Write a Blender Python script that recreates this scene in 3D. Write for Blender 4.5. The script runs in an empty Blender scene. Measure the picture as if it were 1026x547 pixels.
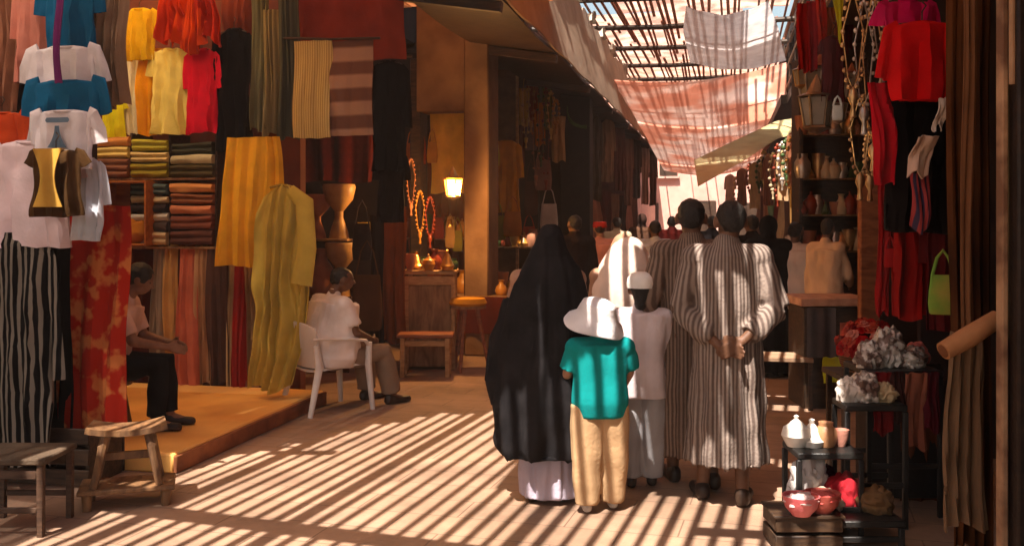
import bpy, bmesh, math, random
import numpy as np
from mathutils import Vector, Matrix, noise as mnoise
R = math.radians
rnd = random.Random(7)
S = bpy.context.scene
COL = S.collection

# ------------------------------------------------------------------ camera, light, exposure
CAMH, FPX, HOR = 1.69, 985.0, 218.0
TH = R(12.26)                        # the camera looks 12 degrees left of the alley's own direction (+Y)
cd = bpy.data.cameras.new("camera"); cam = bpy.data.objects.new("camera", cd); COL.objects.link(cam)
cam.location = (0, 0, CAMH); cam.rotation_euler = (R(90), 0, TH)
cd.sensor_width = 36; cd.lens = 36 * FPX / 1024; cd.shift_y = -(272.5 - HOR) / 1024; cd.clip_end = 600; cd.clip_start = .05
S.camera = cam

SUN_EL, SUN_AZ = R(60), R(12)        # light travels forward along the alley, a little to the right
W = bpy.data.worlds.new("World"); S.world = W; W.use_nodes = True
nt = W.node_tree; bg = nt.nodes['Background']
sky = nt.nodes.new('ShaderNodeTexSky'); sky.sky_type = 'NISHITA'; sky.sun_disc = False
sky.sun_elevation = SUN_EL; sky.sun_rotation = math.pi + SUN_AZ; sky.air_density = 1.6; sky.dust_density = 3
nt.links.new(sky.outputs[0], bg.inputs[0]); bg.inputs[1].default_value = .07
sd = bpy.data.lights.new("sun", 'SUN'); sd.energy = 5; sd.angle = R(.4); sd.color = (1, .90, .79)
sun = bpy.data.objects.new("sun", sd); COL.objects.link(sun)
SUNV = Vector((math.sin(SUN_AZ) * math.cos(SUN_EL), math.cos(SUN_AZ) * math.cos(SUN_EL), -math.sin(SUN_EL)))
sun.rotation_euler = SUNV.to_track_quat('-Z', 'Y').to_euler(); sun.location = (0, -5, 12)
vs = S.view_settings; vs.view_transform = 'Standard'; vs.look = 'None'; vs.gamma = 1; vs.exposure = 1.55; vs.use_curve_mapping = False
cy = S.cycles; cy.use_denoising = True; cy.max_bounces = 8; cy.diffuse_bounces = 5; cy.glossy_bounces = 3
cy.transmission_bounces = 5; cy.transparent_max_bounces = 8; cy.sample_clamp_indirect = 6; cy.caustics_reflective = False; cy.caustics_refractive = False

# ------------------------------------------------------------------ pixel helpers (a place in the photo at a chosen real distance)
ct, st = math.cos(TH), math.sin(TH)
def P(px, py, d):
    u, v = (px - 512) / FPX, (HOR - py) / FPX
    return Vector((d * (u * ct - st), d * (ct + u * st), CAMH + d * v))
def G(px, py, z=0.0):
    return P(px, py, (CAMH - z) * FPX / (py - HOR))
def PX(px, py, x):                   # on the vertical plane x = const
    u = (px - 512) / FPX
    return P(px, py, x / (u * ct - st))
def PY(px, py, y):                   # on the vertical plane y = const
    u = (px - 512) / FPX
    return P(px, py, y / (ct + u * st))
def sc(*c):                          # sRGB 0-255 to linear
    return tuple(((x / 255) / 12.92 if x / 255 <= .04045 else ((x / 255 + .055) / 1.055) ** 2.4) for x in c)

# ------------------------------------------------------------------ materials
MC = {}
def M(name, c1, c2=None, rough=.85, scale=6, bump=.25, bscale=60, spec=.3, metal=0, trans=0, kind='noise', det=6, emit=None, attr=None, sheen=0, obj=True, thr=(.35, .65), stretch=None, c3=None):
    if name in MC: return MC[name]
    m = bpy.data.materials.new(name); m.use_nodes = True; MC[name] = m
    n, l = m.node_tree.nodes, m.node_tree.links
    b = n['Principled BSDF']; out = n['Material Output']
    c2 = c2 or tuple(x * .72 for x in c1)
    tc = n.new('ShaderNodeTexCoord'); co = tc.outputs['Object']
    if stretch:
        mp = n.new('ShaderNodeMapping'); mp.inputs['Scale'].default_value = stretch; l.new(co, mp.inputs[0]); co = mp.outputs[0]
    rp = n.new('ShaderNodeValToRGB'); rp.color_ramp.elements[0].position = thr[0]; rp.color_ramp.elements[1].position = thr[1]
    rp.color_ramp.elements[0].color = (*c2, 1); rp.color_ramp.elements[1].color = (*c1, 1)
    nz = n.new('ShaderNodeTexNoise'); nz.inputs['Scale'].default_value = scale; nz.inputs['Detail'].default_value = det; l.new(co, nz.inputs['Vector'])
    if kind == 'noise': l.new(nz.outputs[0], rp.inputs[0])
    elif kind in ('stripe', 'bands'):
        w = n.new('ShaderNodeTexWave'); w.wave_type = 'BANDS'; w.bands_direction = 'X' if kind == 'stripe' else 'Z'
        w.inputs['Scale'].default_value = scale; w.inputs['Distortion'].default_value = .6; w.inputs['Detail'].default_value = 1
        l.new(co, w.inputs[0]); l.new(w.outputs[1], rp.inputs[0])
    elif kind == 'attr':
        at = n.new('ShaderNodeAttribute'); at.attribute_name = attr
        mm = n.new('ShaderNodeMath'); mm.operation = 'SINE'; l.new(at.outputs['Fac'], mm.inputs[0])
        m2 = n.new('ShaderNodeMath'); m2.operation = 'MULTIPLY_ADD'; m2.inputs[1].default_value = .38; m2.inputs[2].default_value = .25; l.new(mm.outputs[0], m2.inputs[0])
        m3 = n.new('ShaderNodeMath'); m3.operation = 'MULTIPLY_ADD'; m3.inputs[1].default_value = .5; l.new(nz.outputs[0], m3.inputs[0]); l.new(m2.outputs[0], m3.inputs[2])
        l.new(m3.outputs[0], rp.inputs[0])
    elif kind == 'wood':
        mp2 = n.new('ShaderNodeMapping'); mp2.inputs['Scale'].default_value = (1.2, 7, 7) if not stretch else (1, 1, 1); l.new(co, mp2.inputs[0])
        nz.inputs['Scale'].default_value = scale * 1.5; nz.inputs['Distortion'].default_value = .6; l.new(mp2.outputs[0], nz.inputs['Vector']); l.new(nz.outputs[0], rp.inputs[0])
    elif kind == 'voro':
        v = n.new('ShaderNodeTexVoronoi'); v.inputs['Scale'].default_value = scale; l.new(co, v.inputs['Vector']); l.new(v.outputs['Distance'], rp.inputs[0])
    elif kind == 'check':
        w1 = n.new('ShaderNodeTexWave'); w1.inputs['Scale'].default_value = scale; w1.inputs['Distortion'].default_value = .8; l.new(co, w1.inputs[0])
        w2 = n.new('ShaderNodeTexWave'); w2.bands_direction = 'Z'; w2.inputs['Scale'].default_value = scale * .9; w2.inputs['Distortion'].default_value = .8; l.new(co, w2.inputs[0])
        mm = n.new('ShaderNodeMath'); mm.operation = 'MULTIPLY'; l.new(w1.outputs[1], mm.inputs[0]); l.new(w2.outputs[1], mm.inputs[1]); l.new(mm.outputs[0], rp.inputs[0])
    # worn, uneven tone over everything
    n2 = n.new('ShaderNodeTexNoise'); n2.inputs['Scale'].default_value = 2.3; n2.inputs['Detail'].default_value = 8; l.new(tc.outputs['Object'], n2.inputs['Vector'])
    mr = n.new('ShaderNodeMapRange'); mr.inputs[3].default_value = .74; mr.inputs[4].default_value = 1.2; l.new(n2.outputs[0], mr.inputs[0])
    mx = n.new('ShaderNodeVectorMath'); mx.operation = 'SCALE'; l.new(rp.outputs[0], mx.inputs[0]); l.new(mr.outputs[0], mx.inputs['Scale'])
    l.new(mx.outputs[0], b.inputs['Base Color'])
    b.inputs['Roughness'].default_value = rough; b.inputs['Specular IOR Level'].default_value = spec; b.inputs['Metallic'].default_value = metal
    if sheen: b.inputs['Sheen Weight'].default_value = sheen
    if bump:
        nb = n.new('ShaderNodeTexNoise'); nb.inputs['Scale'].default_value = bscale; nb.inputs['Detail'].default_value = 5; l.new(tc.outputs['Object'], nb.inputs['Vector'])
        bp = n.new('ShaderNodeBump'); bp.inputs['Strength'].default_value = bump; bp.inputs['Distance'].default_value = .01; l.new(nb.outputs[0], bp.inputs['Height']); l.new(bp.outputs[0], b.inputs['Normal'])
    if emit: b.inputs['Emission Color'].default_value = (*emit[0], 1); b.inputs['Emission Strength'].default_value = emit[1]
    if trans:
        t = n.new('ShaderNodeBsdfTranslucent'); l.new(mx.outputs[0], t.inputs[0])
        ms = n.new('ShaderNodeMixShader'); ms.inputs[0].default_value = trans; l.new(b.outputs[0], ms.inputs[1]); l.new(t.outputs[0], ms.inputs[2]); l.new(ms.outputs[0], out.inputs[0])
    return m
_k = [0]
def cloth(c, c2=None, **k):
    key = 'cloth_' + '_'.join('%03d' % int(x * 999) for x in c) + (k.get('kind') or '')+ ('t%d' % int(100*k.get('trans', .12)))
    k.setdefault('trans', .12); k.setdefault('spec', .08); k.setdefault('rough', .95); k.setdefault('bump', .35); k.setdefault('bscale', 45); k.setdefault('sheen', .0); k.setdefault('scale', 5)
    return M(key, c, c2 or tuple(x * .8 for x in c), **k)
WOOD = M('weathered_wood', (.34, .19, .085), (.17, .085, .035), kind='wood', scale=4, rough=.6, stretch=(3, 3, .6), bump=.3)
WOOD_PALE = M('pale_wood', (.52, .32, .15), (.33, .18, .075), kind='wood', scale=4, rough=.6, stretch=(1, 4, 4), bump=.25)
WOOD_DARK = M('dark_wood', (.07, .038, .02), (.025, .014, .009), kind='wood', scale=3, rough=.55)
BLACKM = M('black_paint', (.012, .011, .011), (.02, .018, .016), rough=.45)
PLASTER = M('ochre_plaster', (.29, .175, .095), (.17, .095, .05), scale=2.2, bump=.6, bscale=18, rough=.95)
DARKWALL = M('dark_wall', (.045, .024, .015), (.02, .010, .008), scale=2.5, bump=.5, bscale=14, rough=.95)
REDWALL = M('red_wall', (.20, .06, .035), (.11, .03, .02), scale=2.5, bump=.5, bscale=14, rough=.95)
BRASS = M('brass', (.75, .48, .16), (.5, .28, .08), rough=.32, metal=1, bump=.2)
CLAY = M('terracotta', (.42, .17, .08), (.28, .1, .05), rough=.7)
SKIN_D = M('skin_dark', (.16, .075, .042), (.12, .055, .03), rough=.55, bump=.08, scale=20)
SKIN_M = M('skin_tan', (.40, .21, .13), (.32, .16, .095), rough=.55, bump=.08, scale=20)
HAIR = M('hair_black', (.010, .008, .007), (.02, .015, .012), rough=.55, bump=.8, bscale=130)
LEATHER = M('leather_dark', (.05, .028, .018), (.02, .012, .01), rough=.45)
WHITEP = M('white_plastic', (.78, .74, .72), (.70, .65, .62), rough=.38, bump=.05)

# ------------------------------------------------------------------ object helpers
def tag(o, label=None, cat=None, group=None, kind=None):
    if label: o['label'] = label
    if cat: o['category'] = cat
    if group: o['group'] = group
    if kind: o['kind'] = kind
    return o
def E(name, loc, label, cat, group=None, rz=0):
    o = bpy.data.objects.new(name, None); COL.objects.link(o); o.location = loc; o.rotation_euler = (0, 0, rz); o.empty_display_size = .1
    return tag(o, label, cat, group)
ORD = ['first', 'second', 'third', 'fourth', 'fifth', 'sixth', 'seventh', 'eighth', 'ninth', 'tenth', 'eleventh', 'twelfth', 'thirteenth', 'fourteenth', 'fifteenth', 'sixteenth', 'seventeenth', 'eighteenth', 'nineteenth', 'twentieth']

class MB:
    def __init__(s): s.v = []; s.f = []
    def add(s, vs, fs):
        o = len(s.v); s.v += [tuple(p) for p in vs]; s.f += [tuple(i + o for i in f) for f in fs]; return s
    def box(s, c, d, rx=0, ry=0, rz=0, b=.004):
        # a box with chamfered edges
        hx, hy, hz = [x / 2 for x in d]; b = min(b, hx * .45, hy * .45, hz * .45)
        m = Matrix.Rotation(rz, 3, 'Z') @ Matrix.Rotation(ry, 3, 'Y') @ Matrix.Rotation(rx, 3, 'X'); c = Vector(c)
        bm = bmesh.new(); bmesh.ops.create_cube(bm, size=1)
        for v in bm.verts: v.co = Vector((v.co.x * 2 * hx, v.co.y * 2 * hy, v.co.z * 2 * hz))
        if b > .0005: bmesh.ops.bevel(bm, geom=bm.edges[:], offset=b, segments=1, affect='EDGES')
        bm.verts.index_update()
        s.add([c + m @ v.co for v in bm.verts], [[v.index for v in f.verts] for f in bm.faces]); bm.free(); return s
    def tube(s, pts, rad, n=10, flat=1.0, up=None, caps=True):
        # swept tube; rad scalar or list; flat squashes the cross-section along the 'up' side
        pts = [Vector(p) for p in pts]
        if not hasattr(rad, '__len__'): rad = [rad] * len(pts)
        V = []
        pu = Vector(up) if up else None
        for i, p in enumerate(pts):
            t = (pts[min(i + 1, len(pts) - 1)] - pts[max(i - 1, 0)])
            t = t.normalized() if t.length > 1e-9 else Vector((0, 0, 1))
            a = pu if pu else (Vector((0, 0, 1)) if abs(t.z) < .9 else Vector((0, 1, 0)))
            x = t.cross(a); x = x.normalized() if x.length > 1e-6 else Vector((1, 0, 0)); y = x.cross(t).normalized()
            if not up: pu = y
            for k in range(n):
                q = 2 * math.pi * k / n
                V.append(p + x * (rad[i] * math.cos(q)) + y * (rad[i] * flat * math.sin(q)))
        F = []
        for i in range(len(pts) - 1):
            for k in range(n):
                k2 = (k + 1) % n
                F.append((i * n + k, i * n + k2, (i + 1) * n + k2, (i + 1) * n + k))
        if caps: F.append(tuple(range(n - 1, -1, -1))); F.append(tuple((len(pts) - 1) * n + k for k in range(n)))
        return s.add(V, F)
    def lathe(s, prof, c=(0, 0, 0), n=20, m=None):
        V = []; c = Vector(c)
        for r, z in prof:
            for k in range(n):
                q = 2 * math.pi * k / n; p = Vector((r * math.cos(q), r * math.sin(q), z))
                V.append(c + (m @ p if m else p))
        F = [(i * n + k, i * n + (k + 1) % n, (i + 1) * n + (k + 1) % n, (i + 1) * n + k) for i in range(len(prof) - 1) for k in range(n)]
        return s.add(V, F)
    def ell(s, c, r, n=12, m=None):
        prof = [(max(1e-4, math.sin(math.pi * i / (n // 2 + 2))), -math.cos(math.pi * i / (n // 2 + 2))) for i in range(n // 2 + 3)]
        c = Vector(c); V = []
        for a, z in prof:
            for k in range(n):
                q = 2 * math.pi * k / n; p = Vector((a * math.cos(q) * r[0], a * math.sin(q) * r[1], z * r[2]))
                V.append(c + (m @ p if m else p))
        L = len(prof)
        F = [(i * n + k, i * n + (k + 1) % n, (i + 1) * n + (k + 1) % n, (i + 1) * n + k) for i in range(L - 1) for k in range(n)]
        F += [tuple(range(n - 1, -1, -1)), tuple((L - 1) * n + k for k in range(n))]
        return s.add(V, F)
    def loft(s, rings, n=28, sq=1.0):
        # rings: (z, cx, cy, rx, ry); sq<1 squares the section
        V = []
        for z, cx, cy_, rx, ry in rings:
            for k in range(n):
                q = 2 * math.pi * k / n; c_, s_ = math.cos(q), math.sin(q)
                V.append((cx + rx * math.copysign(abs(c_) ** sq, c_), cy_ + ry * math.copysign(abs(s_) ** sq, s_), z))
        L = len(rings)
        F = [(i * n + k, i * n + (k + 1) % n, (i + 1) * n + (k + 1) % n, (i + 1) * n + k) for i in range(L - 1) for k in range(n)]
        F += [tuple(range(n - 1, -1, -1)), tuple((L - 1) * n + k for k in range(n))]
        return s.add(V, F)
    def sheet(s, fn, nu, nv, th=.004):
        # a cloth of real thickness from fn(u,v) -> point, u,v in 0..1
        A = [[Vector(fn(i / nu, j / nv)) for i in range(nu + 1)] for j in range(nv + 1)]
        V = []; B = []
        for j in range(nv + 1):
            for i in range(nu + 1):
                du = A[j][min(i + 1, nu)] - A[j][max(i - 1, 0)]; dv = A[min(j + 1, nv)][i] - A[max(j - 1, 0)][i]
                nn = du.cross(dv); nn = nn.normalized() if nn.length > 1e-9 else Vector((0, 1, 0))
                V.append(A[j][i] + nn * th / 2); B.append(A[j][i] - nn * th / 2)
        N = len(V); w = nu + 1; F = []
        for j in range(nv):
            for i in range(nu):
                a = j * w + i; F.append((a, a + 1, a + 1 + w, a + w)); F.append((N + a, N + a + w, N + a + w + 1, N + a + 1))
        for i in range(nu):
            F.append((i, N + i, N + i + 1, i + 1)); a = nv * w + i; F.append((a, a + 1, N + a + 1, N + a))
        for j in range(nv):
            a = j * w; F.append((a, a + w, N + a + w, N + a)); a = j * w + nu; F.append((a, N + a, N + a + w, a + w))
        return s.add(V + B, F)
    def mesh(s, name):
        me = bpy.data.meshes.new(name); me.from_pydata(s.v, [], s.f); me.update(); return me
    def build(s, name, mat, parent=None, loc=None, rz=0, smooth=True, label=None, cat=None, group=None, kind=None):
        me = s.mesh(name)
        bm = bmesh.new(); bm.from_mesh(me); bmesh.ops.recalc_face_normals(bm, faces=bm.faces); bm.to_mesh(me); bm.free()
        me.materials.append(mat)
        if smooth:
            me.polygons.foreach_set('use_smooth', [True] * len(me.polygons))
            try: me.set_sharp_from_angle(angle=R(38))
            except Exception: pass
        o = bpy.data.objects.new(name, me); COL.objects.link(o)
        if parent: o.parent = parent
        if loc is not None: o.location = loc
        o.rotation_euler = (0, 0, rz)
        return tag(o, label, cat, group, kind)

def copy_tree(o, parent=None):
    c = o.copy(); COL.objects.link(c)
    if parent: c.parent = parent
    for ch in [x for x in o.children]: copy_tree(ch, c)
    return c

# ================================================================== THE SETTING
# ground: one big sheet of worn stone-coloured paving
g = MB()
g.sheet(lambda u, v: (-90 + 180 * u, -20 + 180 * v, -.02), 4, 4, .04)
gm = bpy.data.materials.new('paving'); gm.use_nodes = True
n, l = gm.node_tree.nodes, gm.node_tree.links; b = n['Principled BSDF']
tc = n.new('ShaderNodeTexCoord'); mp = n.new('ShaderNodeMapping'); mp.inputs['Rotation'].default_value = (0, 0, R(4)); l.new(tc.outputs['Object'], mp.inputs[0])
br = n.new('ShaderNodeTexBrick'); br.inputs['Scale'].default_value = 1; br.inputs['Brick Width'].default_value = .62; br.inputs['Row Height'].default_value = .31
br.inputs['Mortar Size'].default_value = .006; br.inputs['Mortar Smooth'].default_value = .6
br.inputs['Color1'].default_value = (.34, .215, .145, 1); br.inputs['Color2'].default_value = (.30, .185, .12, 1); br.inputs['Mortar'].default_value = (.18, .11, .07, 1); l.new(mp.outputs[0], br.inputs[0])
nz = n.new('ShaderNodeTexNoise'); nz.inputs['Scale'].default_value = 1.3; nz.inputs['Detail'].default_value = 10; nz.inputs['Roughness'].default_value = .65; l.new(tc.outputs['Object'], nz.inputs[0])
mr = n.new('ShaderNodeMapRange'); mr.inputs[1].default_value = .3; mr.inputs[2].default_value = .7; mr.inputs[3].default_value = .52; mr.inputs[4].default_value = 1.28; l.new(nz.outputs[0], mr.inputs[0])
vm = n.new('ShaderNodeVectorMath'); vm.operation = 'SCALE'; l.new(br.outputs[0], vm.inputs[0]); l.new(mr.outputs[0], vm.inputs['Scale']); l.new(vm.outputs[0], b.inputs['Base Color'])
nb = n.new('ShaderNodeTexNoise'); nb.inputs['Scale'].default_value = 35; nb.inputs['Detail'].default_value = 8; l.new(tc.outputs['Object'], nb.inputs[0])
ad = n.new('ShaderNodeMath'); ad.operation = 'MULTIPLY_ADD'; ad.inputs[1].default_value = -1.2; l.new(br.outputs['Fac'], ad.inputs[0]); l.new(nb.outputs[0], ad.inputs[2])
bp = n.new('ShaderNodeBump'); bp.inputs['Strength'].default_value = .35; bp.inputs['Distance'].default_value = .008; l.new(ad.outputs[0], bp.inputs['Height']); l.new(bp.outputs[0], b.inputs['Normal'])
b.inputs['Roughness'].default_value = .72
g.build('ground', gm, kind='structure', smooth=False)
# dusty air
hz = MB().box((0, 22, 3.4), (26, 52, 9.0), b=0)
HZ = bpy.data.materials.new('dusty_air'); HZ.use_nodes = True; hn = HZ.node_tree; hn.nodes.clear()
ho = hn.nodes.new('ShaderNodeOutputMaterial'); hv = hn.nodes.new('ShaderNodeVolumePrincipled'); hv.inputs['Color'].default_value = (1, .80, .72, 1); hv.inputs['Density'].default_value = .0032; hv.inputs['Anisotropy'].default_value = .3
hn.links.new(hv.outputs[0], ho.inputs['Volume']); hz.build('haze', HZ, kind='stuff', smooth=False)

# ---- left shops: masonry shells, each a thing with parts
def shell(label, x0, x1, y0, y1, zc, m_back, m_side, side=1, ceiling=True, fl=None, open_near=False, cm=None):
    # x0 is the alley side, x1 the back
    t = E('market_shop', (0, 0, 0), label, 'shop')
    s = 1 if x1 > x0 else -1
    MB().box((x1 + s * .1, (y0 + y1) / 2, zc / 2), (.2, y1 - y0, zc), b=0).build('back_wall', m_back, t)
    MB().box(((x0 + x1) / 2, y1 - .06, zc / 2), (abs(x1 - x0) - .01, .12, zc - .01), b=0).build('side_wall', m_side, t)
    if open_near: MB().box(((x0 + x1) / 2, y0 + .06, zc / 2), (abs(x1 - x0) - .01, .12, zc - .01), b=0).build('side_wall', m_side, t)
    if ceiling: MB().box(((x0 + x1) / 2, (y0 + y1) / 2, zc + .09), (abs(x1 - x0) + .3, y1 - y0, .16), b=0).build('ceiling', cm or WOOD_DARK, t)
    return t
LIGHT_CLOTH = M('orange_shade_cloth', (.90, .66, .36), (.82, .52, .24), rough=.9, trans=.85, kind='stripe', scale=1.2, bump=.2)  # added cloth, out of view, turns sun into warm fill light
def netting(m, f):
    # an open weave: a share of the light passes straight through the holes
    n, l = m.node_tree.nodes, m.node_tree.links; out = n['Material Output']; s = out.inputs[0].links[0].from_socket
    t = n.new('ShaderNodeBsdfTransparent'); ms = n.new('ShaderNodeMixShader'); ms.inputs[0].default_value = f; l.new(s, ms.inputs[1]); l.new(t.outputs[0], ms.inputs[2]); l.new(ms.outputs[0], out.inputs[0]); return m
netting(LIGHT_CLOTH, .20)
NET = netting(M('cream_shade_net', (.86, .74, .60), (.78, .64, .5), rough=.9, trans=.85, bump=.2), .30)  # added net, out of view, passes part of the sun
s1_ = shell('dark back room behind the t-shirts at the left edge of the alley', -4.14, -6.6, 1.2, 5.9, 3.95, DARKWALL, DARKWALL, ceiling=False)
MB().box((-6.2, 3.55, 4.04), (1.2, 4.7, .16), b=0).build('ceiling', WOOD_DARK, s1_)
MB().sheet(lambda u, v: (-5.7 + 1.65 * u, 1.0 + 4.6 * v, 3.98 - .12 * math.sin(math.pi * v)), 20, 14, .006).build('shade_net', NET, s1_)  # unseen net added so sun reaches the t-shirts
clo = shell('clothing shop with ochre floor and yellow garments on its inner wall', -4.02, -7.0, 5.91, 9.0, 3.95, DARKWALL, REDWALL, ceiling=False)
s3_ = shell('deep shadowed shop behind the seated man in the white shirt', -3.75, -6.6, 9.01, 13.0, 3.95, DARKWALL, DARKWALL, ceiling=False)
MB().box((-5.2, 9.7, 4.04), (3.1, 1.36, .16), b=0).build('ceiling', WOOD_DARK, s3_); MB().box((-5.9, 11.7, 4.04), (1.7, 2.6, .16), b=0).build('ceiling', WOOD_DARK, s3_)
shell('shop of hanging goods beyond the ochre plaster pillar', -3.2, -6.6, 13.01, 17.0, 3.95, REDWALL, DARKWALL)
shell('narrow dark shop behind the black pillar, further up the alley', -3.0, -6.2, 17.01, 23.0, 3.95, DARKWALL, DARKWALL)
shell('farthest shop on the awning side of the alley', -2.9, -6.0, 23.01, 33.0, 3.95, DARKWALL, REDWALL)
# unseen cloth roof, added to fill the clothing shop with warm light
MB().sheet(lambda u, v: (-7.0 + 3.3 * u, 5.75 + 3.4 * v, 4.0 + .25 * (u - .5) - .16 * math.sin(math.pi * v)), 24, 14, .006).build('shade_cloth_roof', LIGHT_CLOTH, clo)
# upper storey of the left row, set back
up = E('upper_storey', (0, 0, 0), 'dark upper storey above the shops on the awning side', 'building')
MB().box((-5.4, 21, 5.4), (2.4, 23.9, 2.6), b=0).build('wall', DARKWALL, up)
for y in (12, 16, 20, 25, 29): MB().box((-4.19, y, 5.3), (.06, .9, 1.1), b=.01).build('window', WOOD_DARK, up)

# ---- right shops
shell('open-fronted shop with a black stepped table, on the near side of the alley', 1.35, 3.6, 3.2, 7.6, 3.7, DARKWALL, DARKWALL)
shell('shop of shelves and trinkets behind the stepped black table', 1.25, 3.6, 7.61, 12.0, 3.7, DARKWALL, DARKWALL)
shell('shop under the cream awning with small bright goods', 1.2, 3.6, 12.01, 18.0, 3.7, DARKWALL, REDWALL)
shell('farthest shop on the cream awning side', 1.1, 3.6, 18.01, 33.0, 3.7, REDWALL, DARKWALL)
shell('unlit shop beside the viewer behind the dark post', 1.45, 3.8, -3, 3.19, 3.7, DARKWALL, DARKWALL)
up2 = E('upper_storey', (0, 0, 0), 'dark timber gallery above the shelf shop', 'building')
MB().box((2.4, 16, 4.9), (2.2, 17, 2.1), b=0).build('wall', DARKWALL, up2)
for k in range(9): MB().box((1.26, 8.4 + k * 1.7, 4.6), (.08, .12, 1.6), b=.01).build('post', WOOD_DARK, up2)
for z in (4.0, 4.4, 4.8, 5.2, 5.6): MB().box((1.24, 15.5, z), (.05, 15.6, .07), b=.01).build('rail', WOOD, up2)

# ---- tan fascia board of the left awning and its timber
FASC = M('tan_canvas_fascia', (.62, .47, .34), (.46, .32, .22), scale=2, rough=.85, bump=.6, bscale=7, thr=(.3, .7), trans=.3)
aw = E('shop_awning', (-2.0, 8, 3.7), 'long tan awning fascia with a ragged bright top edge', 'awning')
def fas(u, v):
    y = 22.5 * u; wob = .04 * math.sin(y * 1.9) + .03 * math.sin(y * 5.1)
    top = .66 + .06 * math.sin(y * 2.3) + .04 * math.sin(y * 7.7)
    return (-.32 * v + wob * .5 * v, y, .02 + v * (top + .78) + .015 * math.sin(y * 3))
MB().sheet(fas, 90, 5, .02).build('fascia', FASC, aw)
MB().sheet(lambda u, v: (-1.05 * v - .02, 22.5 * u, .0 + .16 * v + .02 * math.sin(u * 40)), 60, 4, .03).build('awning_board', WOOD_DARK, aw)
for k in range(8): MB().box((-.5, .8 + 3 * k, -.0), (1.0, .09, .1), ry=R(9)).build('bracket', WOOD_DARK, aw)
FR = M('pale_torn_canvas', (.72, .66, .56), (.5, .42, .33), rough=.9, trans=.3, bump=.4)  # paler colour puts sunlight on the ragged top edge
for k in range(11):
    y = .3 + k * 2 + .5 * math.sin(k * 5)
    MB().sheet(lambda u, v: (-.33 + .10 * v - .02 * math.sin(9 * u), y + (.9 + .4 * math.sin(k)) * u, 1.40 + .16 * v * math.sin(math.pi * u) + .04 * math.sin(u * 11 + k)), 10, 3, .012).build('canvas_edge', FR, aw)

# ---- roof over the near part of the alley: slats, with unseen cloth covers added to shape the light
ZR = 4.3
SH = Vector((-SUNV.x / -SUNV.z * ZR, -SUNV.y / -SUNV.z * ZR))   # ground -> roof offset against the light
def toroof(x, y): return (x + SH.x, y + SH.y)
roof = E('alley_roof', (0, 0, 0), 'cloth and reed roof over the near alley with a slatted opening', 'roof')
CAN = M('brown_roof_cloth', (.64, .38, .23), (.52, .29, .17), rough=.95, trans=.72, kind='stripe', scale=2.5)  # added translucent covers, filter the sun into warm ambient light
SL = M('roof_lath', (.30, .19, .11), (.18, .11, .06), kind='wood', rough=.8, scale=3)
# the lit patch on the ground, as (x, y-near, y-far)
def far_limit(x):
    xs = [-3.6, -3.3, -2.9, -2.4, -2.0, -1.0, -.1, .0, .62, .9]; ys = [6.2, 6.5, 7.4, 8.1, 8.3, 8.9, 9.1, 7.05, 7.0, 7.0]
    return float(np.interp(x, xs, ys))
AL = R(5); PER = .127
sl = MB(); al = Vector((math.sin(AL), math.cos(AL))); pe = Vector((math.cos(AL), -math.sin(AL)))
def slat(cx, w, t0, t1, z=ZR):
    # lath whose shadow lies at across-position cx, from t0 to t1 along, given on the ground
    a = pe * cx + al * t0 + SH; b_ = pe * cx + al * t1 + SH; c = (a + b_) / 2; L = (b_ - a).length
    sl.box((c.x, c.y, z + rnd.uniform(-.006, .006)), (w, L, .014), rz=-AL + rnd.uniform(-.003, .003), b=.002)
k = 0; x = -4.15
while x < .80:
    w = .050 + rnd.uniform(-.008, .01)
    if rnd.random() < .05: w += .05
    slat(x, w, 3.0, 9.9); x += PER * rnd.uniform(.93, 1.07)
sl.build('slats', SL, roof)
# unseen covers added to shape and warm the light (they end where the light on the ground ends)
cv = MB()
def cover(x0, y0, x1, y1, z=ZR + .03, sag=.05):
    a = toroof(x0, y0); b_ = toroof(x1, y1)
    cv.sheet(lambda u, v: (a[0] + (b_[0] - a[0]) * u, a[1] + (b_[1] - a[1]) * v, z + sag * math.sin(math.pi * u) * math.sin(math.pi * v) + .012 * math.sin(u * 30)), 14, 10, .006)
nv_ = MB(); N = 36; xs_ = [-3.75 + (4.65) * i / N for i in range(N + 1)]
for i in range(N):                         # stepped far edge
    xa, xb = xs_[i], xs_[i + 1]; yl = far_limit((xa + xb) / 2) + rnd.uniform(-.06, .12)
    a = toroof(xa, yl); b_ = toroof(xb, 14.3)
    if xb < -2.9:                          # net added so sun brightens the seated man
        c_ = toroof(xa, 9.8); nv_.box(((a[0] + b_[0]) / 2, (a[1] + c_[1]) / 2, ZR + .05 + .01 * (i % 2)), (xb - xa + .01, c_[1] - a[1], .008), b=0); a = c_
    if xa > .12:                           # a small hole over the low table
        c_ = toroof(xa, 8.95); cv.box(((a[0] + b_[0]) / 2, (a[1] + c_[1]) / 2, ZR + .05 + .01 * (i % 2)), (xb - xa + .01, c_[1] - a[1], .008), b=0); a = toroof(xa, 9.7)
    cv.box(((a[0] + b_[0]) / 2, (a[1] + b_[1]) / 2, ZR + .05 + .01 * (i % 2)), (xb - xa + .01, b_[1] - a[1], .008), b=0)
cover(.70, -2, 4.2, 14.3, ZR + .1)          # right of the opening
cover(-8.5, -1, -3.62, 4.4, ZR + .1)        # left near
cover(-4.7, -1.5, .95, 3.3, ZR + .13)         # above the viewer
for (xa, xb, ya, yb) in ((-1.42, -1.0, 6.0, 7.55), (-.92, -.63, 6.05, 7.4), (-.43, .0, 6.05, 7.5), (.045, .10, 6.05, 6.62), (.045, .28, 6.62, 7.5)): cover(xa, ya, xb, yb, ZR + .025, .0)   # unseen patches added to keep sun stripes off the people
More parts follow.
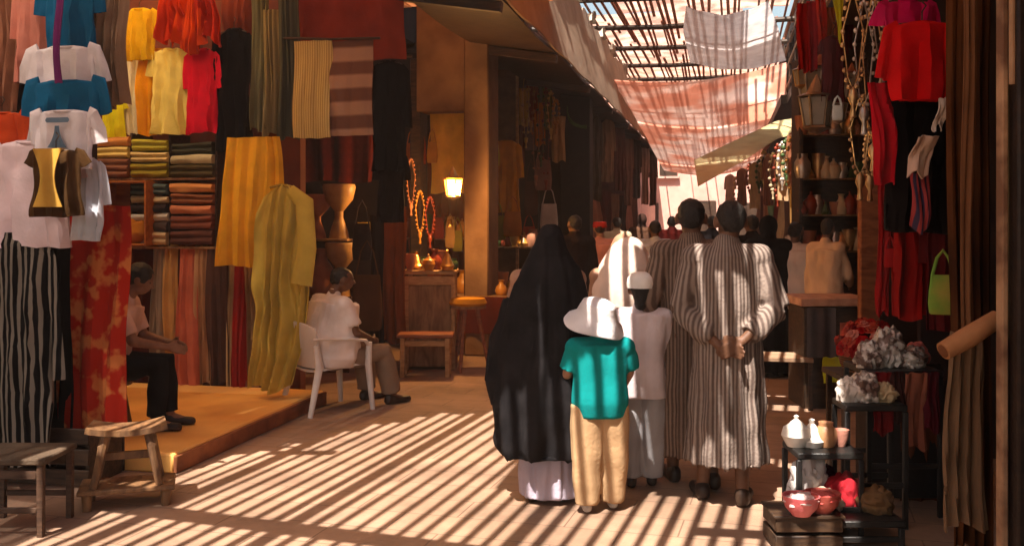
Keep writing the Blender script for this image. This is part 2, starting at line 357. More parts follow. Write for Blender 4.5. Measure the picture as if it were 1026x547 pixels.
cv.build('cloth_cover', CAN, roof); nv_.build('net_cover', netting(M('pink_shade_net', (.86, .70, .60), (.78, .6, .5), rough=.9, trans=.85, bump=.2), .16), roof)  # covers and net are unseen additions that set the light
bmx = MB()                                 # cross beams: their shadows cut the stripes
for (xa, ya, xb, yb, w) in ((-4.6, 5.35, -1.2, 4.88, .15), (-.15, 5.46, 1.0, 5.50, .10), (-3.2, 6.62, -2.75, 6.72, .08)):
    a = toroof(xa, ya); b_ = toroof(xb, yb); dx, dy = b_[0] - a[0], b_[1] - a[1]
    bmx.box(((a[0] + b_[0]) / 2, (a[1] + b_[1]) / 2, ZR - .07), (math.hypot(dx, dy), w, .1), rz=math.atan2(dy, dx))
for y in (-3,): bmx.box((-1.5, y, ZR - .09), (9, .12, .14))
bmx.build('beam', WOOD_DARK, roof)

# ---- far lattice roof, with hanging sheets
ZF = 5.45
lat = E('lattice_roof', (0, 0, 0), 'high reddish lattice roof of laths and cross poles over the far alley', 'roof')
lm = MB(); x = -4.2
while x < 1.6:
    y0 = 11.2
    while y0 < 37:
        L = rnd.uniform(7, 13)
        if rnd.random() < .93: lm.box((x + rnd.uniform(-.03, .03) + math.tan(AL) * 0, y0 + L / 2, ZF + rnd.uniform(-.02, .02)), (rnd.uniform(.035, .06), L, .03), rz=rnd.uniform(-.02, .02), b=.004)
        y0 += L + rnd.uniform(0, .5)
    x += rnd.uniform(.10, .15)
RL = M('red_lath', (.52, .24, .15), (.34, .13, .08), rough=.8, kind='wood', scale=3)
lm.build('laths', RL, lat)
for k in range(14):
    y = 11.6 + k * 2.4
    MB().tube([(-4.3, y, ZF - .08), (-1.2, y + rnd.uniform(-.1, .1), ZF - .1 - .03), (1.8, y, ZF - .08)], .05, 8).build('cross_pole', WOOD_DARK, lat)
# second cover: mats added on the far laths to hide sky and tint the light
mats = MB()
for (xa, ya, xb, yb) in ((-1.95, 9.6, .3, 13.3), (-1.95, 13.4, .15, 16.5), (-1.95, 16.6, 1.1, 18.4), (-3.3, 18.5, .3, 22.4), (-3.3, 22.6, 1.2, 27.8), (-4.2, 28, 1.2, 37), (1.2, 9.6, 2.4, 13)):
    mats.sheet(lambda u, v: (xa + (xb - xa) * u, ya + (yb - ya) * v, ZF + .06 + .03 * math.sin(9 * u) * math.sin(7 * v)), 14, 10, .02)
mats.build('reed_mat', netting(M('reed_mat', (.84, .62, .48), (.50, .26, .17), kind='noise', scale=3, trans=.72, rough=.9, thr=(.42, .58)), .42), lat)
WSH = M('white_plastic_sheet', (.86, .84, .84), (.74, .70, .70), rough=.35, trans=.7, bump=.6, bscale=4)
RSH = M('rust_red_sheet', (.96, .85, .80), (.84, .54, .44), rough=.6, trans=.85, bump=.5, bscale=4, scale=.8, thr=(.44, .58), det=4)
def px_sheet(name, rows, m, label, cat, sag=.08, nu=26, nv=26, th=.01, fold=.05):
    # rows: (pxL, pyL, pxR, pyR, depth) from top to bottom
    def fn(u, v):
        q = v * (len(rows) - 1); i = min(int(q), len(rows) - 2); f = q - i
        r = [rows[i][k] * (1 - f) + rows[i + 1][k] * f for k in range(len(rows[0]))]
        p = P(r[0] + (r[2] - r[0]) * u, r[1] + (r[3] - r[1]) * u, r[4] + (r[-1] - r[4]) * u)
        p.z -= sag * math.sin(math.pi * u); p.y += fold * math.sin(u * 17 + 3 * v) + fold * .6 * math.sin(v * 13 + 5 * u)
        return p
    b_ = MB().sheet(fn, nu, nv, th); c0 = Vector(b_.v[0]); b_.v = [tuple(Vector(q) - c0) for q in b_.v]
    return b_.build(name, m, None, loc=c0, label=label, cat=cat)
px_sheet('roof_sheet', [(686, 6, 768, 2, 14.5), (683, 30, 778, 28, 16), (690, 62, 786, 60, 18)], WSH, 'white plastic sheet slung under the high lattice roof', 'tarpaulin', sag=.15)
px_sheet('roof_sheet', [(602, 78, 786, 63, 19), (612, 100, 787, 96, 21), (640, 128, 780, 130, 24), (664, 170, 756, 166, 30)], RSH, 'rust red translucent sheet sagging below the white sheet', 'tarpaulin', sag=.2)
AWC = M('cream_awning_cloth', (.92, .86, .66), (.86, .76, .54), rough=.85, trans=.78)
px_sheet('shop_awning', [(806, 116, 806, 131, 13, 14.6), (776, 121, 778, 138, 14.5, 16.5), (740, 138, 744, 160, 16.5, 19.5), (694, 160, 698, 186, 19, 23)], AWC, 'cream canvas awning slung slantwise across the far alley', 'awning', sag=.0, fold=.05)

# ---- end of the alley: sunlit rose facade and bends
far = E('rose_building', (0, 0, 0), 'sunlit rose plaster building closing the end of the alley', 'building')
ROSE = M('rose_plaster', (.72, .46, .38), (.62, .37, .30), scale=1.5, rough=.95, bump=.5, bscale=6)
MB().box((-1.5, 46.5, 4.5), (16, 1, 9), b=0).build('wall', ROSE, far)
for (x, z, w, h) in ((-1.1, 1.25, 1.3, 2.5), (-3.6, 1.2, 1.1, 2.4), (.9, 1.2, 1.2, 2.4)): MB().box((x, 45.97, z), (w, .1, h)).build('door', WOOD_DARK, far)
for (x, z) in ((-2.6, 4.2), (-4.4, 4.3)):
    w_ = MB().box((x, 45.96, z), (.8, .12, 1.1)).build('window', WOOD_DARK, far); MB().box((x, 45.9, z - .62), (1.0, .2, .1)).build('sill', ROSE, w_)
# side returns keeping the alley closed past the shops
for (x, lab) in ((-3.4, 'rose wall past the last shop on the awning side'), (1.6, 'rose wall past the last shop on the cream awning side')):
    MB().box((0, 0, 2.3), (.4, 12.8, 4.6), b=0).build('wall', ROSE, None, loc=(x, 39.6, 0), label=lab, cat='wall')
# ================================================================== GOODS: builders
def warp(mb, fn):
    mb.v = [tuple(fn(Vector(p))) for p in mb.v]; return mb
def shirt_mb(w, h, sleeve=.26, thick=.022, flare=1.0, seed=0, neck=True):
    b = MB()
    rings = []
    for z, r in ((0, .13), (-.02, .22), (-.05, .30), (-.10, .355), (-.2, .36), (-.35, .355), (-.55, .36), (-.75, .375 * (1 + flare) / 2), (-.97, .39 * flare), (-1, .385 * flare)):
        rings.append((z * h, 0, 0, r * w, thick * (1.0 if -.95 < z < -.03 else .6)))
    rr = []
    for a, c in zip(rings, rings[1:]):
        for q in range(3): rr.append(tuple(a[k] + (c[k] - a[k]) * q / 3 for k in range(5)))
    rr.append(rings[-1]); b.loft(rr, 40, .8)
    for s in (-1, 1):
        b.tube([(s * .27 * w, 0, -.06 * h), (s * .35 * w, .0, -.11 * h), (s * .41 * w, .004, -.12 * h - sleeve * .5 * h), (s * .435 * w, .01, -.12 * h - sleeve * h)], [.08 * w, .10 * w, .085 * w, .09 * w], 16, flat=.22, up=(0, 1, 0))
    def f(p):
        t = min(1, max(0, -p.z / h)); q = Vector((p.x * 5 + seed, p.z * 2.2, seed * 3.1))
        am = .026 * min(1, w / .4)
        p.y += (.25 + t) * am * (.9 * math.sin(p.x * 38 / (w + .3) + seed + 3 * mnoise.noise(q)) + .5 * math.sin(p.x * 80 / (w + .3) + 4 * mnoise.noise(q * 1.3)) + 1.3 * mnoise.noise(q * 1.7)) + .012 * mnoise.noise(Vector((p.x * 14 + seed, p.z * 12, seed)))
        p.x += .045 * w * mnoise.noise(q + Vector((9, 0, 0))) + .02 * w * mnoise.noise(Vector((p.z * 11, seed, p.x * 3))); p.z += .035 * h * t * mnoise.noise(Vector((p.x * 9, seed, 1)))
        return p
    return warp(b, f)
def shirt(label, x0, y0, x1, y1, plane, mat, cat='shirt', name='hanging_shirt', group=None, d=None, tilt=0, face=0, hanger=True, **k):
    px = (x0 + x1) / 2
    f = (lambda a, b_: P(a, b_, d)) if d else (lambda a, b_: PY(a, b_, plane))
    L, Rr = f(x0, y0), f(x1, y0); top = f(px, y0); h = top.z - f(px, y1).z; w = (Rr - L).length
    t = E(name, top, label, cat, group, rz=TH + face if d else face)
    t.rotation_euler.y = tilt
    o = shirt_mb(w, h, seed=rnd.uniform(0, 9), **k).build('garment', mat, t)
    if w > .25: MB().tube([(.125 * w * math.cos(q * .524), (.028) * math.sin(q * .524), -.012 * h + .012 * h * math.sin(q * .524)) for q in range(13)], .0075, 6, caps=False).build('collar', mat, o)
    if hanger:
        b = MB().tube([(-.26 * w, 0, -.035 * h), (0, 0, .0), (.26 * w, 0, -.035 * h)], .008, 6)
        b.tube([(0, 0, 0), (0, 0, .05), (.02, 0, .08), (0, 0, .10)], .004, 6); b.build('hanger', WOOD_DARK, t)
    return t
def drape_mb(w, h, amp=.03, pl=5, top=1.0, bot=1.0, seed=0, th=.006, hem=.02, slant=0):
    def fn(u, v):
        ww = w * (top + (bot - top) * v ** .8); x = (u - .5) * ww + slant * v
        ph = pl * 2 * math.pi * u + seed + .8 * math.sin(v * 3 + seed) + 3.2 * mnoise.noise(Vector((u * 2.2, v * 1.1, seed * 2)))
        y = amp * (.35 + .65 * v) * (math.sin(ph) + .35 * math.sin(2.3 * ph + seed)) + .02 * math.sin(5 * v + seed)
        nz = mnoise.noise(Vector((u * 4 + seed, v * 2.5, seed)))
        y += amp * .8 * nz
        z = -v * h + hem * v * math.sin(u * 7 + seed) + .01 * nz
        return (x + .02 * ww * math.sin(v * 5 + seed) * .4 + .05 * ww * mnoise.noise(Vector((v * 3, seed, u))), y, z)
    return MB().sheet(fn, max(16, int(pl * 8)), 22, th)
def drape(label, x0, y0, x1, y1, plane, mat, cat='cloth', name='hanging_cloth', group=None, d=None, face=0, loop=True, **k):
    px = (x0 + x1) / 2
    f = (lambda a, b_: P(a, b_, d)) if d else (lambda a, b_: PY(a, b_, plane))
    w = (f(x1, y0) - f(x0, y0)).length; top = f(px, y0); h = top.z - f(px, y1).z
    k.setdefault('seed', rnd.uniform(0, 9))
    o = drape_mb(w, h, **k).build(name, mat, None, loc=top, rz=TH + face if d else face, label=label, cat=cat, group=group)
    return o
def fold_mb(w, t, dep, seed=0):
    # a folded length of cloth: rounded front, visible layers
    prof = []
    nl = max(1, round(t / .062))
    for i in range(nl):
        z0 = t * i / nl; hh = t / nl
        for q in (-.9, -.4, .1, .5, .9): prof.append((-dep / 2 - .030 * math.cos(q * 1.45) + .03, z0 + hh * (.5 + .5 * q)))
    prof += [(dep / 2, t), (dep / 2, 0)]
    n = 14; V = []; L = len(prof)
    for i in range(n + 1):
        x = (i / n - .5) * w
        for (y, z) in prof:
            q = mnoise.noise(Vector((x * 6 + seed, z * 20, seed)))
            V.append((x + .01 * mnoise.noise(Vector((z * 30, y, seed))), y + .012 * q, z + .008 * math.sin(x * 8 + seed) * (z / t) + .004 * q))
    F = [(i * L + k, i * L + (k + 1) % L, (i + 1) * L + (k + 1) % L, (i + 1) * L + k) for i in range(n) for k in range(L)]
    F += [tuple(range(L)), tuple(n * L + k for k in range(L - 1, -1, -1))]
    return MB().add(V, F)
def beads(label, x, y0, y1, plane, mat, d=None, group=None, n=14, r=.016, name='bead_strand', pend=True, cat='beads'):
    f = (lambda a, b_: P(a, b_, d)) if d else (lambda a, b_: PY(a, b_, plane))
    top = f(x, y0); h = top.z - f(x, y1).z; b = MB(); w = min(.09, h * .2)
    b.tube([(0, 0, 0), (-w * .6, 0, -h * .4), (-w * .3, 0, -h * .85), (0, 0, -h * .97), (w * .3, 0, -h * .85), (w * .6, 0, -h * .4), (0, 0, 0)], .004, 6)
    for i in range(n):
        s = i / (n - 1); a = math.pi * 2 * s
        b.ell((w * .6 * math.sin(a) , rnd.uniform(-.005, .005), -h * .5 * (1 - math.cos(a)) * .97 - .01), (r, r, r * rnd.uniform(.8, 1.3)), 8)
    t = b.build(name, mat, None, loc=top, rz=rnd.uniform(-.3, .3), label=label, cat=cat, group=group)
    if pend: MB().lathe([(.001, .0), (.02, -.02), (.028, -.06), (.01, -.1), (.018, -.16), (.001, -.17)], (0, 0, -h * .95), 10).build('tassel', mat, t)
    return t
VASE = {'vase': [(.001, 0), (.35, 0), (.42, .05), (.5, .3), (.42, .55), (.2, .75), (.17, .88), (.28, 1), (.22, 1), (.12, .9), (.001, .88)],
        'bowl': [(.001, 0), (.25, 0), (.28, .1), (.42, .4), (.5, 1), (.46, 1), (.38, .45), (.2, .2), (.001, .18)],
        'pot': [(.001, 0), (.36, 0), (.5, .35), (.47, .65), (.3, .85), (.32, 1), (.27, 1), (.2, .86), (.001, .8)],
        'tagine': [(.001, 0), (.38, 0), (.5, .22), (.46, .25), (.36, .38), (.16, .75), (.09, .82), (.12, .95), (.001, 1)],
        'goblet_drum': [(.001, 0), (.3, 0), (.27, .12), (.13, .38), (.13, .5), (.42, .72), (.5, .95), (.47, 1), (.001, .99)],
        'teapot': [(.001, 0), (.3, 0), (.34, .06), (.5, .35), (.42, .6), (.22, .72), (.2, .76), (.06, .86), (.09, .95), (.001, 1)]}
def pot(kind, label, x, y0, y1, mat, plane=None, d=None, aspect=.8, group=None, cat=None, base=None, name=None):
    # stands with its base at pixel row y1, height to y0
    f = (lambda a, b_: P(a, b_, d)) if d else (lambda a, b_: PY(a, b_, plane))
    bt = f(x, y1); h = f(x, y0).z - bt.z
    prof = VASE[kind]; pr = []
    for (r, z) in prof: pr.append((r * h * aspect * 1.0, z * h))
    b = MB().lathe(pr, n=24)
    o = b.build(name or kind, mat, None, loc=bt, rz=rnd.uniform(0, 6), label=label, cat=cat or kind.replace('_', ' '), group=group)
    if kind == 'teapot':
        r = .5 * h * aspect
        MB().tube([(r * .8, 0, h * .3), (r * 1.35, 0, h * .45), (r * 1.6, 0, h * .75)], [h * .07, h * .05, h * .025], 10).build('spout', mat, o)
        MB().tube([(-r * .8, 0, h * .3), (-r * 1.5, 0, h * .35), (-r * 1.5, 0, h * .6), (-r * .8, 0, h * .62)], h * .03, 8).build('handle', mat, o)
    return o
def bag(label, x0, y0, x1, y1, plane, mat, d=None, group=None, cat='bag', name='hanging_bag', strap=None):
    f = (lambda a, b_: P(a, b_, d)) if d else (lambda a, b_: PY(a, b_, plane))
    px = (x0 + x1) / 2; top = f(px, y0); h = top.z - f(px, y1).z; w = (f(x1, y0) - f(x0, y0)).length
    hb = h * .62
    rings = [(-h + z * hb, 0, 0, r * w, ry * w) for z, r, ry in ((0, .40, .10), (.04, .46, .15), (.3, .5, .19), (.6, .47, .15), (.9, .42, .07), (1, .41, .04))]
    b = MB().loft(rings, 24, .7); s = rnd.uniform(0, 9)
    warp(b, lambda p: p + Vector((0, .05 * w * mnoise.noise(Vector((p.x * 8 + s, p.z * 8, s))), 0)))
    o = b.build(name, mat, None, loc=top, rz=rnd.uniform(-.2, .2), label=label, cat=cat, group=group)
    MB().tube([(-.36 * w, 0, -h + hb * .97), (-.2 * w, 0, -h * .12), (0, 0, 0), (.2 * w, 0, -h * .12), (.36 * w, 0, -h + hb * .97)], .008, 6).build('strap', strap or mat, o)
    return o
def basket_mb(r, h):
    b = MB().lathe([(.001, 0), (r * .75, 0), (r * .9, h * .3), (r, h), (r * .94, h), (r * .82, h * .3), (.001, h * .1)], n=28)
    for i in range(6): b.lathe([(r * (.78 + .2 * i / 6), h * i / 6 - .006), (r * (.82 + .2 * i / 6), h * i / 6), (r * (.78 + .2 * i / 6), h * i / 6 + .006)], n=28)
    return b
def rail(label, p0, p1, r=.018, mat=None):
    p0, p1 = Vector(p0), Vector(p1)
    return MB().tube([Vector((0, 0, 0)), (p1 - p0) / 2 + Vector((0, 0, -.01)), p1 - p0], r, 8).build('hanging_rail', mat or WOOD_DARK, None, loc=p0, label=label, cat='rail')
def lantern(label, px, py0, py1, d=None, plane=None, mat=None, lit=0, group=None, cat='lantern'):
    f = (lambda a, b_: P(a, b_, d)) if d else (lambda a, b_: PY(a, b_, plane))
    top = f(px, py0); h = top.z - f(px, py1).z; mat = mat or BRASS
    o = MB().lathe([(.001, 0), (.01, -.01), (.05 * h / .3, -.3 * h), (.11 * h / .3 * .9, -.36 * h), (.09 * h / .3, -.38 * h)], n=6).build('lantern', mat, None, loc=top, label=label, cat=cat, group=group)
    c = MB()
    for k in range(6):
        a = k * math.pi / 3; q = h / .3
        c.tube([(.085 * q * math.cos(a), .085 * q * math.sin(a), -.38 * h), (.06 * q * math.cos(a), .06 * q * math.sin(a), -.86 * h)], .006 * q, 6)
    c.lathe([(.001, -.86 * h), (.065 * h / .3, -.86 * h), (.07 * h / .3, -.9 * h), (.03 * h / .3, -.96 * h), (.001, -h)], n=6); c.build('frame', mat, o)
    gl = M('lantern_glass_lit', (.9, .5, .15), emit=((1, .30, .035), 6)) if lit else M('lantern_glass', (.5, .45, .36), rough=.1, trans=.4)
    MB().lathe([(.001, -.39 * h), (.078 * h / .3, -.4 * h), (.056 * h / .3, -.85 * h), (.001, -.855 * h)], n=6).build('glass', gl, o)
    return o
def C(r, g_, b_, **k): return cloth(sc(r, g_, b_), **k)

# ================================================================== CLOTHING SHOP (left)
pf = E('shop_platform', (0, 0, 0), 'low ochre platform forming the clothing shop floor', 'platform')
OCH = M('ochre_floor', sc(240, 186, 104), sc(220, 156, 80), scale=1.6, rough=.6, bump=.25, bscale=10)
MB().box((-5.28, 7.15, .065), (3.4, 2.5, .13), b=.012).build('deck', OCH, pf)
MB().box((-3.565, 7.15, .06), (.03, 2.5, .112), b=.005).build('edging', M('edging', sc(150, 90, 50), sc(110, 62, 34), rough=.7), pf)
YB = 8.55
drape('red brown cloth lining the top of the clothing shop wall', 296, -40, 404, 62, 8.80, C(150, 58, 36), amp=.02, pl=3, cat='cloth')
drape('brown scarf at the top beside the orange bundle', 222, -30, 262, 42, 8.45, C(128, 60, 40), amp=.03, pl=4)
shirt('mustard shirt hanging above the pale yellow dress', 119, 8, 160, 60, 8.35, C(232, 190, 30), sleeve=.4)
drape('white strip of cloth between the neon yellow and the amber ones', 124, 55, 142, 135, 8.5, C(240, 235, 205), amp=.02, pl=2)
drape('amber yellow cloth at the side of the pale yellow dress', 137, 48, 164, 134, 8.42, C(238, 168, 30), amp=.03, pl=3)
shirt('pale yellow dress hanging over the folded cloths', 146, 48, 196, 134, 8.36, C(250, 238, 140), 'dress', 'hanging_dress', sleeve=.2, flare=1.15)
shirt('neon yellow top peeking out low beside the white strip', 99, 96, 128, 137, 8.44, C(240, 240, 40), sleeve=.2)
shirt('bright pink red shirt beside the black garment', 182, 48, 222, 133, 8.34, C(228, 28, 62), sleeve=.35)
# orange scarf bundle: several overlapping folds
ob = E('scarf_bundle', PY(190, -10, 8.3), 'orange red bundle of gathered scarves at the top of the shop', 'scarves')
for (dx, w, h, c) in ((-.16, .3, .44, (214, 66, 24)), (.02, .34, .56, (228, 84, 26)), (.2, .28, .50, (196, 52, 24))):
    mb = drape_mb(w, h, amp=.05, pl=4, top=.6, bot=1.1, seed=dx * 20, hem=.06); warp(mb, lambda p: p + Vector((dx, -.06, .0))); mb.build('scarf', C(*c, trans=.3), ob)
shirt('black robe hanging between the pink shirt and the grey green scarves', 210, 28, 258, 150, 8.36, C(22, 18, 18), 'robe', 'hanging_robe', sleeve=.5)
for i, (x0, y0, x1, y1, c, lb) in enumerate([(250, -10, 268, 130, (120, 118, 88), 'grey green scarf next to the black robe'), (264, 10, 281, 134, (150, 138, 100), 'khaki scarf, middle of the three striped scarves'), (279, -20, 300, 138, (88, 90, 76), 'dark sage scarf next to the cream cloth')]):
    drape(lb, x0, y0, x1, y1, 8.3 - .03 * i, C(*c, kind='stripe', scale=9), amp=.03, pl=3, group='striped scarves')
CS = cloth(sc(205, 180, 120), sc(176, 148, 88), kind='stripe', scale=14)
drape('cream finely striped flat cloth beside the brown checked one', 293, 40, 331, 138, 8.2, CS, amp=.008, pl=3, hem=.004, th=.012)
drape('brown checked cloth hanging at the shop corner', 330, 40, 372, 135, 8.22, cloth(sc(168, 130, 108), sc(110, 74, 60), kind='bands', scale=1.3), amp=.010, pl=2, hem=.004, th=.012)
shirt('black coat hanging under the red brown cloth, near the pillar', 366, 60, 412, 170, 9.2, C(20, 16, 16), 'coat', 'hanging_coat', sleeve=.5)
shirt('black dress below the black coat', 372, 150, 410, 222, 9.3, C(30, 20, 18), 'dress', 'hanging_dress', sleeve=.3)
rail('dark pole carrying the top row of garments in the clothing shop', PY(98, -6, 8.48), PY(306, -6, 8.48), .022)
rail('thin pole the cream striped and brown banded cloths hang from', PY(284, 38, 8.21), PY(380, 38, 8.21), .012)
# folded cloths on shelves
sh = E('cloth_shelves', (0, 0, 0), 'dark wooden shelves filled with folded cloths', 'shelves')
def shelf_board(x0, x1, y, plane, t, depth=.4):
    a, b_ = PY(x0, y, plane), PY(x1, y, plane); return MB().box(((a.x + b_.x) / 2, plane + .02, a.z), (b_.x - a.x, depth, .025)).build('shelf', WOOD, t)
for y in (180, 246): shelf_board(99, 224, y, YB, sh)
for x in (99, 140, 178, 224):
    a, b_ = PY(x, 134, YB), PY(x, 247, YB); MB().box((a.x, YB + .03, (a.z + b_.z) / 2), (.02, .36, a.z - b_.z)).build('divider', WOOD_DARK, sh)
folds = [(101, 139, 139, 148, (214, 150, 84), 'apricot'), (101, 139, 149, 159, (226, 206, 130), 'pale yellow'), (101, 139, 160, 178, (140, 96, 76), 'mauve brown'),
 (141, 177, 141, 152, (190, 186, 72), 'lime'), (141, 177, 153, 163, (222, 200, 140), 'cream'), (141, 177, 164, 178, (150, 136, 50), 'olive'),
 (180, 222, 144, 155, (72, 74, 62), 'charcoal green'), (180, 222, 156, 165, (196, 186, 150), 'stone'), (180, 222, 166, 178, (84, 74, 50), 'dark khaki'),
 (141, 177, 184, 195, (92, 108, 108), 'slate blue'), (141, 177, 196, 203, (210, 190, 150), 'sand'), (141, 177, 204, 212, (60, 50, 48), 'dark brown'), (141, 177, 213, 221, (216, 206, 190), 'off white'), (141, 177, 222, 231, (80, 66, 60), 'umber'), (141, 177, 232, 244, (196, 168, 128), 'beige'),
 (180, 222, 184, 193, (214, 150, 92), 'orange tan'), (180, 222, 194, 204, (150, 96, 66), 'chestnut'), (180, 222, 205, 214, (206, 132, 96), 'salmon'), (180, 222, 215, 229, (132, 78, 62), 'plum brown'), (180, 222, 230, 244, (98, 62, 52), 'dark plum')]
for i, (x0, x1, y0, y1, c, cn) in enumerate(folds):
    a, b_ = PY(x0, y1, YB - .02), PY(x1, y1, YB - .02); t_ = PY(x0, y0, YB - .02).z - a.z
    cl = 'near' if x0 < 120 else ('middle' if x0 < 170 else 'far')
    fold_mb((b_.x - a.x) * rnd.uniform(.94, 1.0), t_ * 1.02, .32, i).build('folded_cloth', C(*c, kind='bands' if i % 3 == 0 else None or 'noise', scale=7), None, loc=((a.x + b_.x) / 2, YB - .04 + rnd.uniform(-.02, .01), a.z), rz=rnd.uniform(-.03, .03), label='%s folded cloth %s in the %s column' % (cn, 'on the upper shelf' if y1 < 180 else 'on the lower shelf', {'near': 'left', 'middle': 'middle', 'far': 'right'}[cl]), cat='folded cloth', group='folded cloths on the shelves')
# orange box with bundle
a, b_ = PY(103, 245, 8.3), PY(150, 245, 8.3); hb = PY(103, 181, 8.3).z - a.z; bw = b_.x - a.x
bx_ = E('wooden_crate', ((a.x + b_.x) / 2, 8.36, a.z), 'orange open-fronted crate beneath the left folded cloths', 'crate')
OR = M('orange_wood', sc(176, 104, 40), sc(140, 76, 28), rough=.6, kind='wood', scale=2)
for (c, dd) in (((0, .14, hb / 2), (bw, .02, hb)), ((-bw / 2 + .01, 0, hb / 2), (.02, .26, hb)), ((bw / 2 - .01, 0, hb / 2), (.02, .26, hb)), ((0, 0, .01), (bw - .044, .26, .02)), ((0, 0, hb - .01), (bw - .044, .26, .02))): MB().box(c, dd).build('panel', OR, bx_)
for i, (x, r, c) in enumerate(((-.05, .11, (206, 140, 44)), (.07, .12, (190, 120, 40)))):
    b = MB().ell((0, 0, r * .9), (r, r * .9, r), 18); warp(b, lambda p: p * (1 + .25 * mnoise.noise(p * 11 + Vector((i * 4, 0, 0)))))
    b.build('cloth_bundle', C(*c), None, loc=((a.x + b_.x) / 2 + x, 8.30 + .05 * i, a.z + .022), label=['left golden bundle of cloth inside the orange crate', 'right darker golden bundle of cloth inside the orange crate'][i], cat='bundle')
# dresses in front
drape('mustard pleated cloth above the long olive yellow kaftan', 217, 137, 286, 266, 8.15, C(244, 184, 48), 'cloth', amp=.035, pl=5, top=.72, bot=1.0, hem=.01)
kt = PY(283, 184, 7.95); kh = kt.z - PY(283, 388, 7.95).z; kw = (PY(310, 200, 7.95) - PY(254, 200, 7.95)).length
def kaf(u, v):
    ww = kw * float(np.interp(v, [0, .04, .12, .3, .6, .85, 1], [.42, .80, .96, 1.05, .92, .84, .74])); cx = kw * float(np.interp(v, [0, .2, .6, 1], [.08, .02, -.02, -.20]))
    ph = 30 * (u - .5) + .9 * math.sin(v * 4) + 5 * mnoise.noise(Vector((u * 2.5, v * 2.2, 7))); am = .012 + .03 * min(1, v * 1.6)
    y = -.07 * math.cos((u - .5) * 2.6) + am * (math.sin(ph) + .5 * math.sin(1.9 * ph + 2 * v)) + .02 * mnoise.noise(Vector((u * 6, v * 7, 3)))
    return (cx + (u - .5) * ww + .02 * mnoise.noise(Vector((u, v * 8, 1))), y, -kh * (v - .02 * math.sin(u * 8) * v) - .05 * (2 * u - 1) ** 2 * (1 - v))
kr = E('hanging_kaftan', kt, 'long olive yellow kaftan draped nearly to the platform', 'kaftan')
MB().sheet(kaf, 60, 50, .008).build('garment', C(216, 190, 88), kr)
MB().tube([(.10, -.07, -.05), (.24, -.09, -.16), (.27, -.10, -.55), (.22, -.11, -.86)], [.05, .085, .085, .10], 18, flat=.45, up=(0, 1, 0)).build('sleeve', C(216, 190, 88), kr)
MB().tube([(-.09 + .0, -.06, -.03), (.02, -.075, -.005), (.12, -.06, -.035)], .012, 8).build('collar', C(170, 140, 60), kr)
for i, (x0, x1, y1, c, lb) in enumerate([(151, 164, 372, (150, 130, 112), 'narrow grey beige'), (163, 179, 381, (206, 156, 92), 'apricot tan'), (177, 198, 386, (206, 112, 84), 'salmon pink'), (195, 210, 384, (196, 150, 110), 'light tan'), (206, 229, 383, (88, 62, 52), 'dark taupe'), (227, 235, 390, (210, 176, 128), 'thin cream'), (233, 246, 388, (156, 36, 28), 'deep red'), (244, 257, 390, (170, 140, 104), 'stone')]):
    drape('%s length of cloth in the row under the folded cloths' % lb, x0, 236, x1, y1, 8.4 + .03 * (i % 2), C(*c), amp=.03, pl=2.2, top=.8, bot=1.1, group='long cloths under the shelves')
drape('maroon lining cloth low in the back corner behind the seated shopkeeper', 100, 246, 152, 386, 8.7, C(88, 30, 22), amp=.03, pl=4)

# ================================================================== T-SHIRT RACK (far left, near)
WS = C(226, 214, 216); BLU = C(22, 92, 132)
drape('rust patterned scarf at the top left edge', -20, -20, 20, 112, 5.65, C(150, 100, 76, kind='voro', scale=9), amp=.03, pl=4)
shirt('dusty pink blouse behind the topmost blue shirt', 10, -10, 52, 82, 5.6, C(206, 130, 112), sleeve=.4)
drape('beige brown shawl between the blue shirts and the yellow garments', 98, -20, 126, 106, 5.6, C(160, 128, 100), amp=.035, pl=4)
shirt('topmost blue shirt of the stack hanging over white ones', 36, -22, 104, 64, 5.5, BLU, sleeve=.3, group='t-shirts hanging in a column', hanger=False)
shirt('pinkish white shirt between the two blue ones', 18, 46, 108, 114, 5.42, WS, sleeve=.42, group='t-shirts hanging in a column', hanger=False)
shirt('lower blue shirt with a notched neck in the hanging column', 18, 80, 112, 136, 5.34, BLU, sleeve=.5, group='t-shirts hanging in a column', hanger=False)
t = shirt('white shirt with a grey blue printed emblem below the blue one', 24, 110, 104, 168, 5.26, WS, sleeve=.45, group='t-shirts hanging in a column', hanger=False)
pr = MB(); pr.sheet(lambda u, v: ((u - .5) * .17 * (1 - .3 * abs(v - .5)) , -.062 - .004 * math.sin(9 * u), -.05 - .03 * v), 8, 3, .002)
pr.sheet(lambda u, v: ((u - .5) * (.03 + .10 * v * v), -.064 - .004 * math.sin(9 * u), -.10 - .13 * v), 8, 6, .002)
pr.build('print', C(110, 130, 150), t)
shirt('large pinkish white t-shirt at the left edge with a short hem', -22, 140, 82, 247, 5.3, C(224, 200, 204), sleeve=.25, group='t-shirts hanging in a column', hanger=False)
shirt('bluish white t-shirt hanging low beside the patterned red cloth', 68, 158, 108, 240, 5.34, C(214, 216, 226), sleeve=.45, group='t-shirts hanging in a column', hanger=False)
t = shirt('mustard vest with dark side panels in front of the white t-shirts', 22, 149, 90, 216, 5.1, C(74, 50, 26), 'vest', 'hanging_vest', sleeve=.12)
MB().sheet(lambda u, v: ((u - .5) * (.20 - .10 * math.sin(math.pi * v)), -.07 - .01 * math.sin(8 * u), -.0 - .34 * v), 10, 8, .006).build('front_panel', C(196, 150, 66), t)
shirt('orange red shirt mostly hidden at the left edge', -30, 112, 34, 160, 5.42, C(196, 70, 30), sleeve=.5)
drape('purple ribbon strap hanging over the blue and white shirts', 55, -20, 62, 82, 5.2, C(120, 50, 110), amp=.004, pl=1, hem=.0)
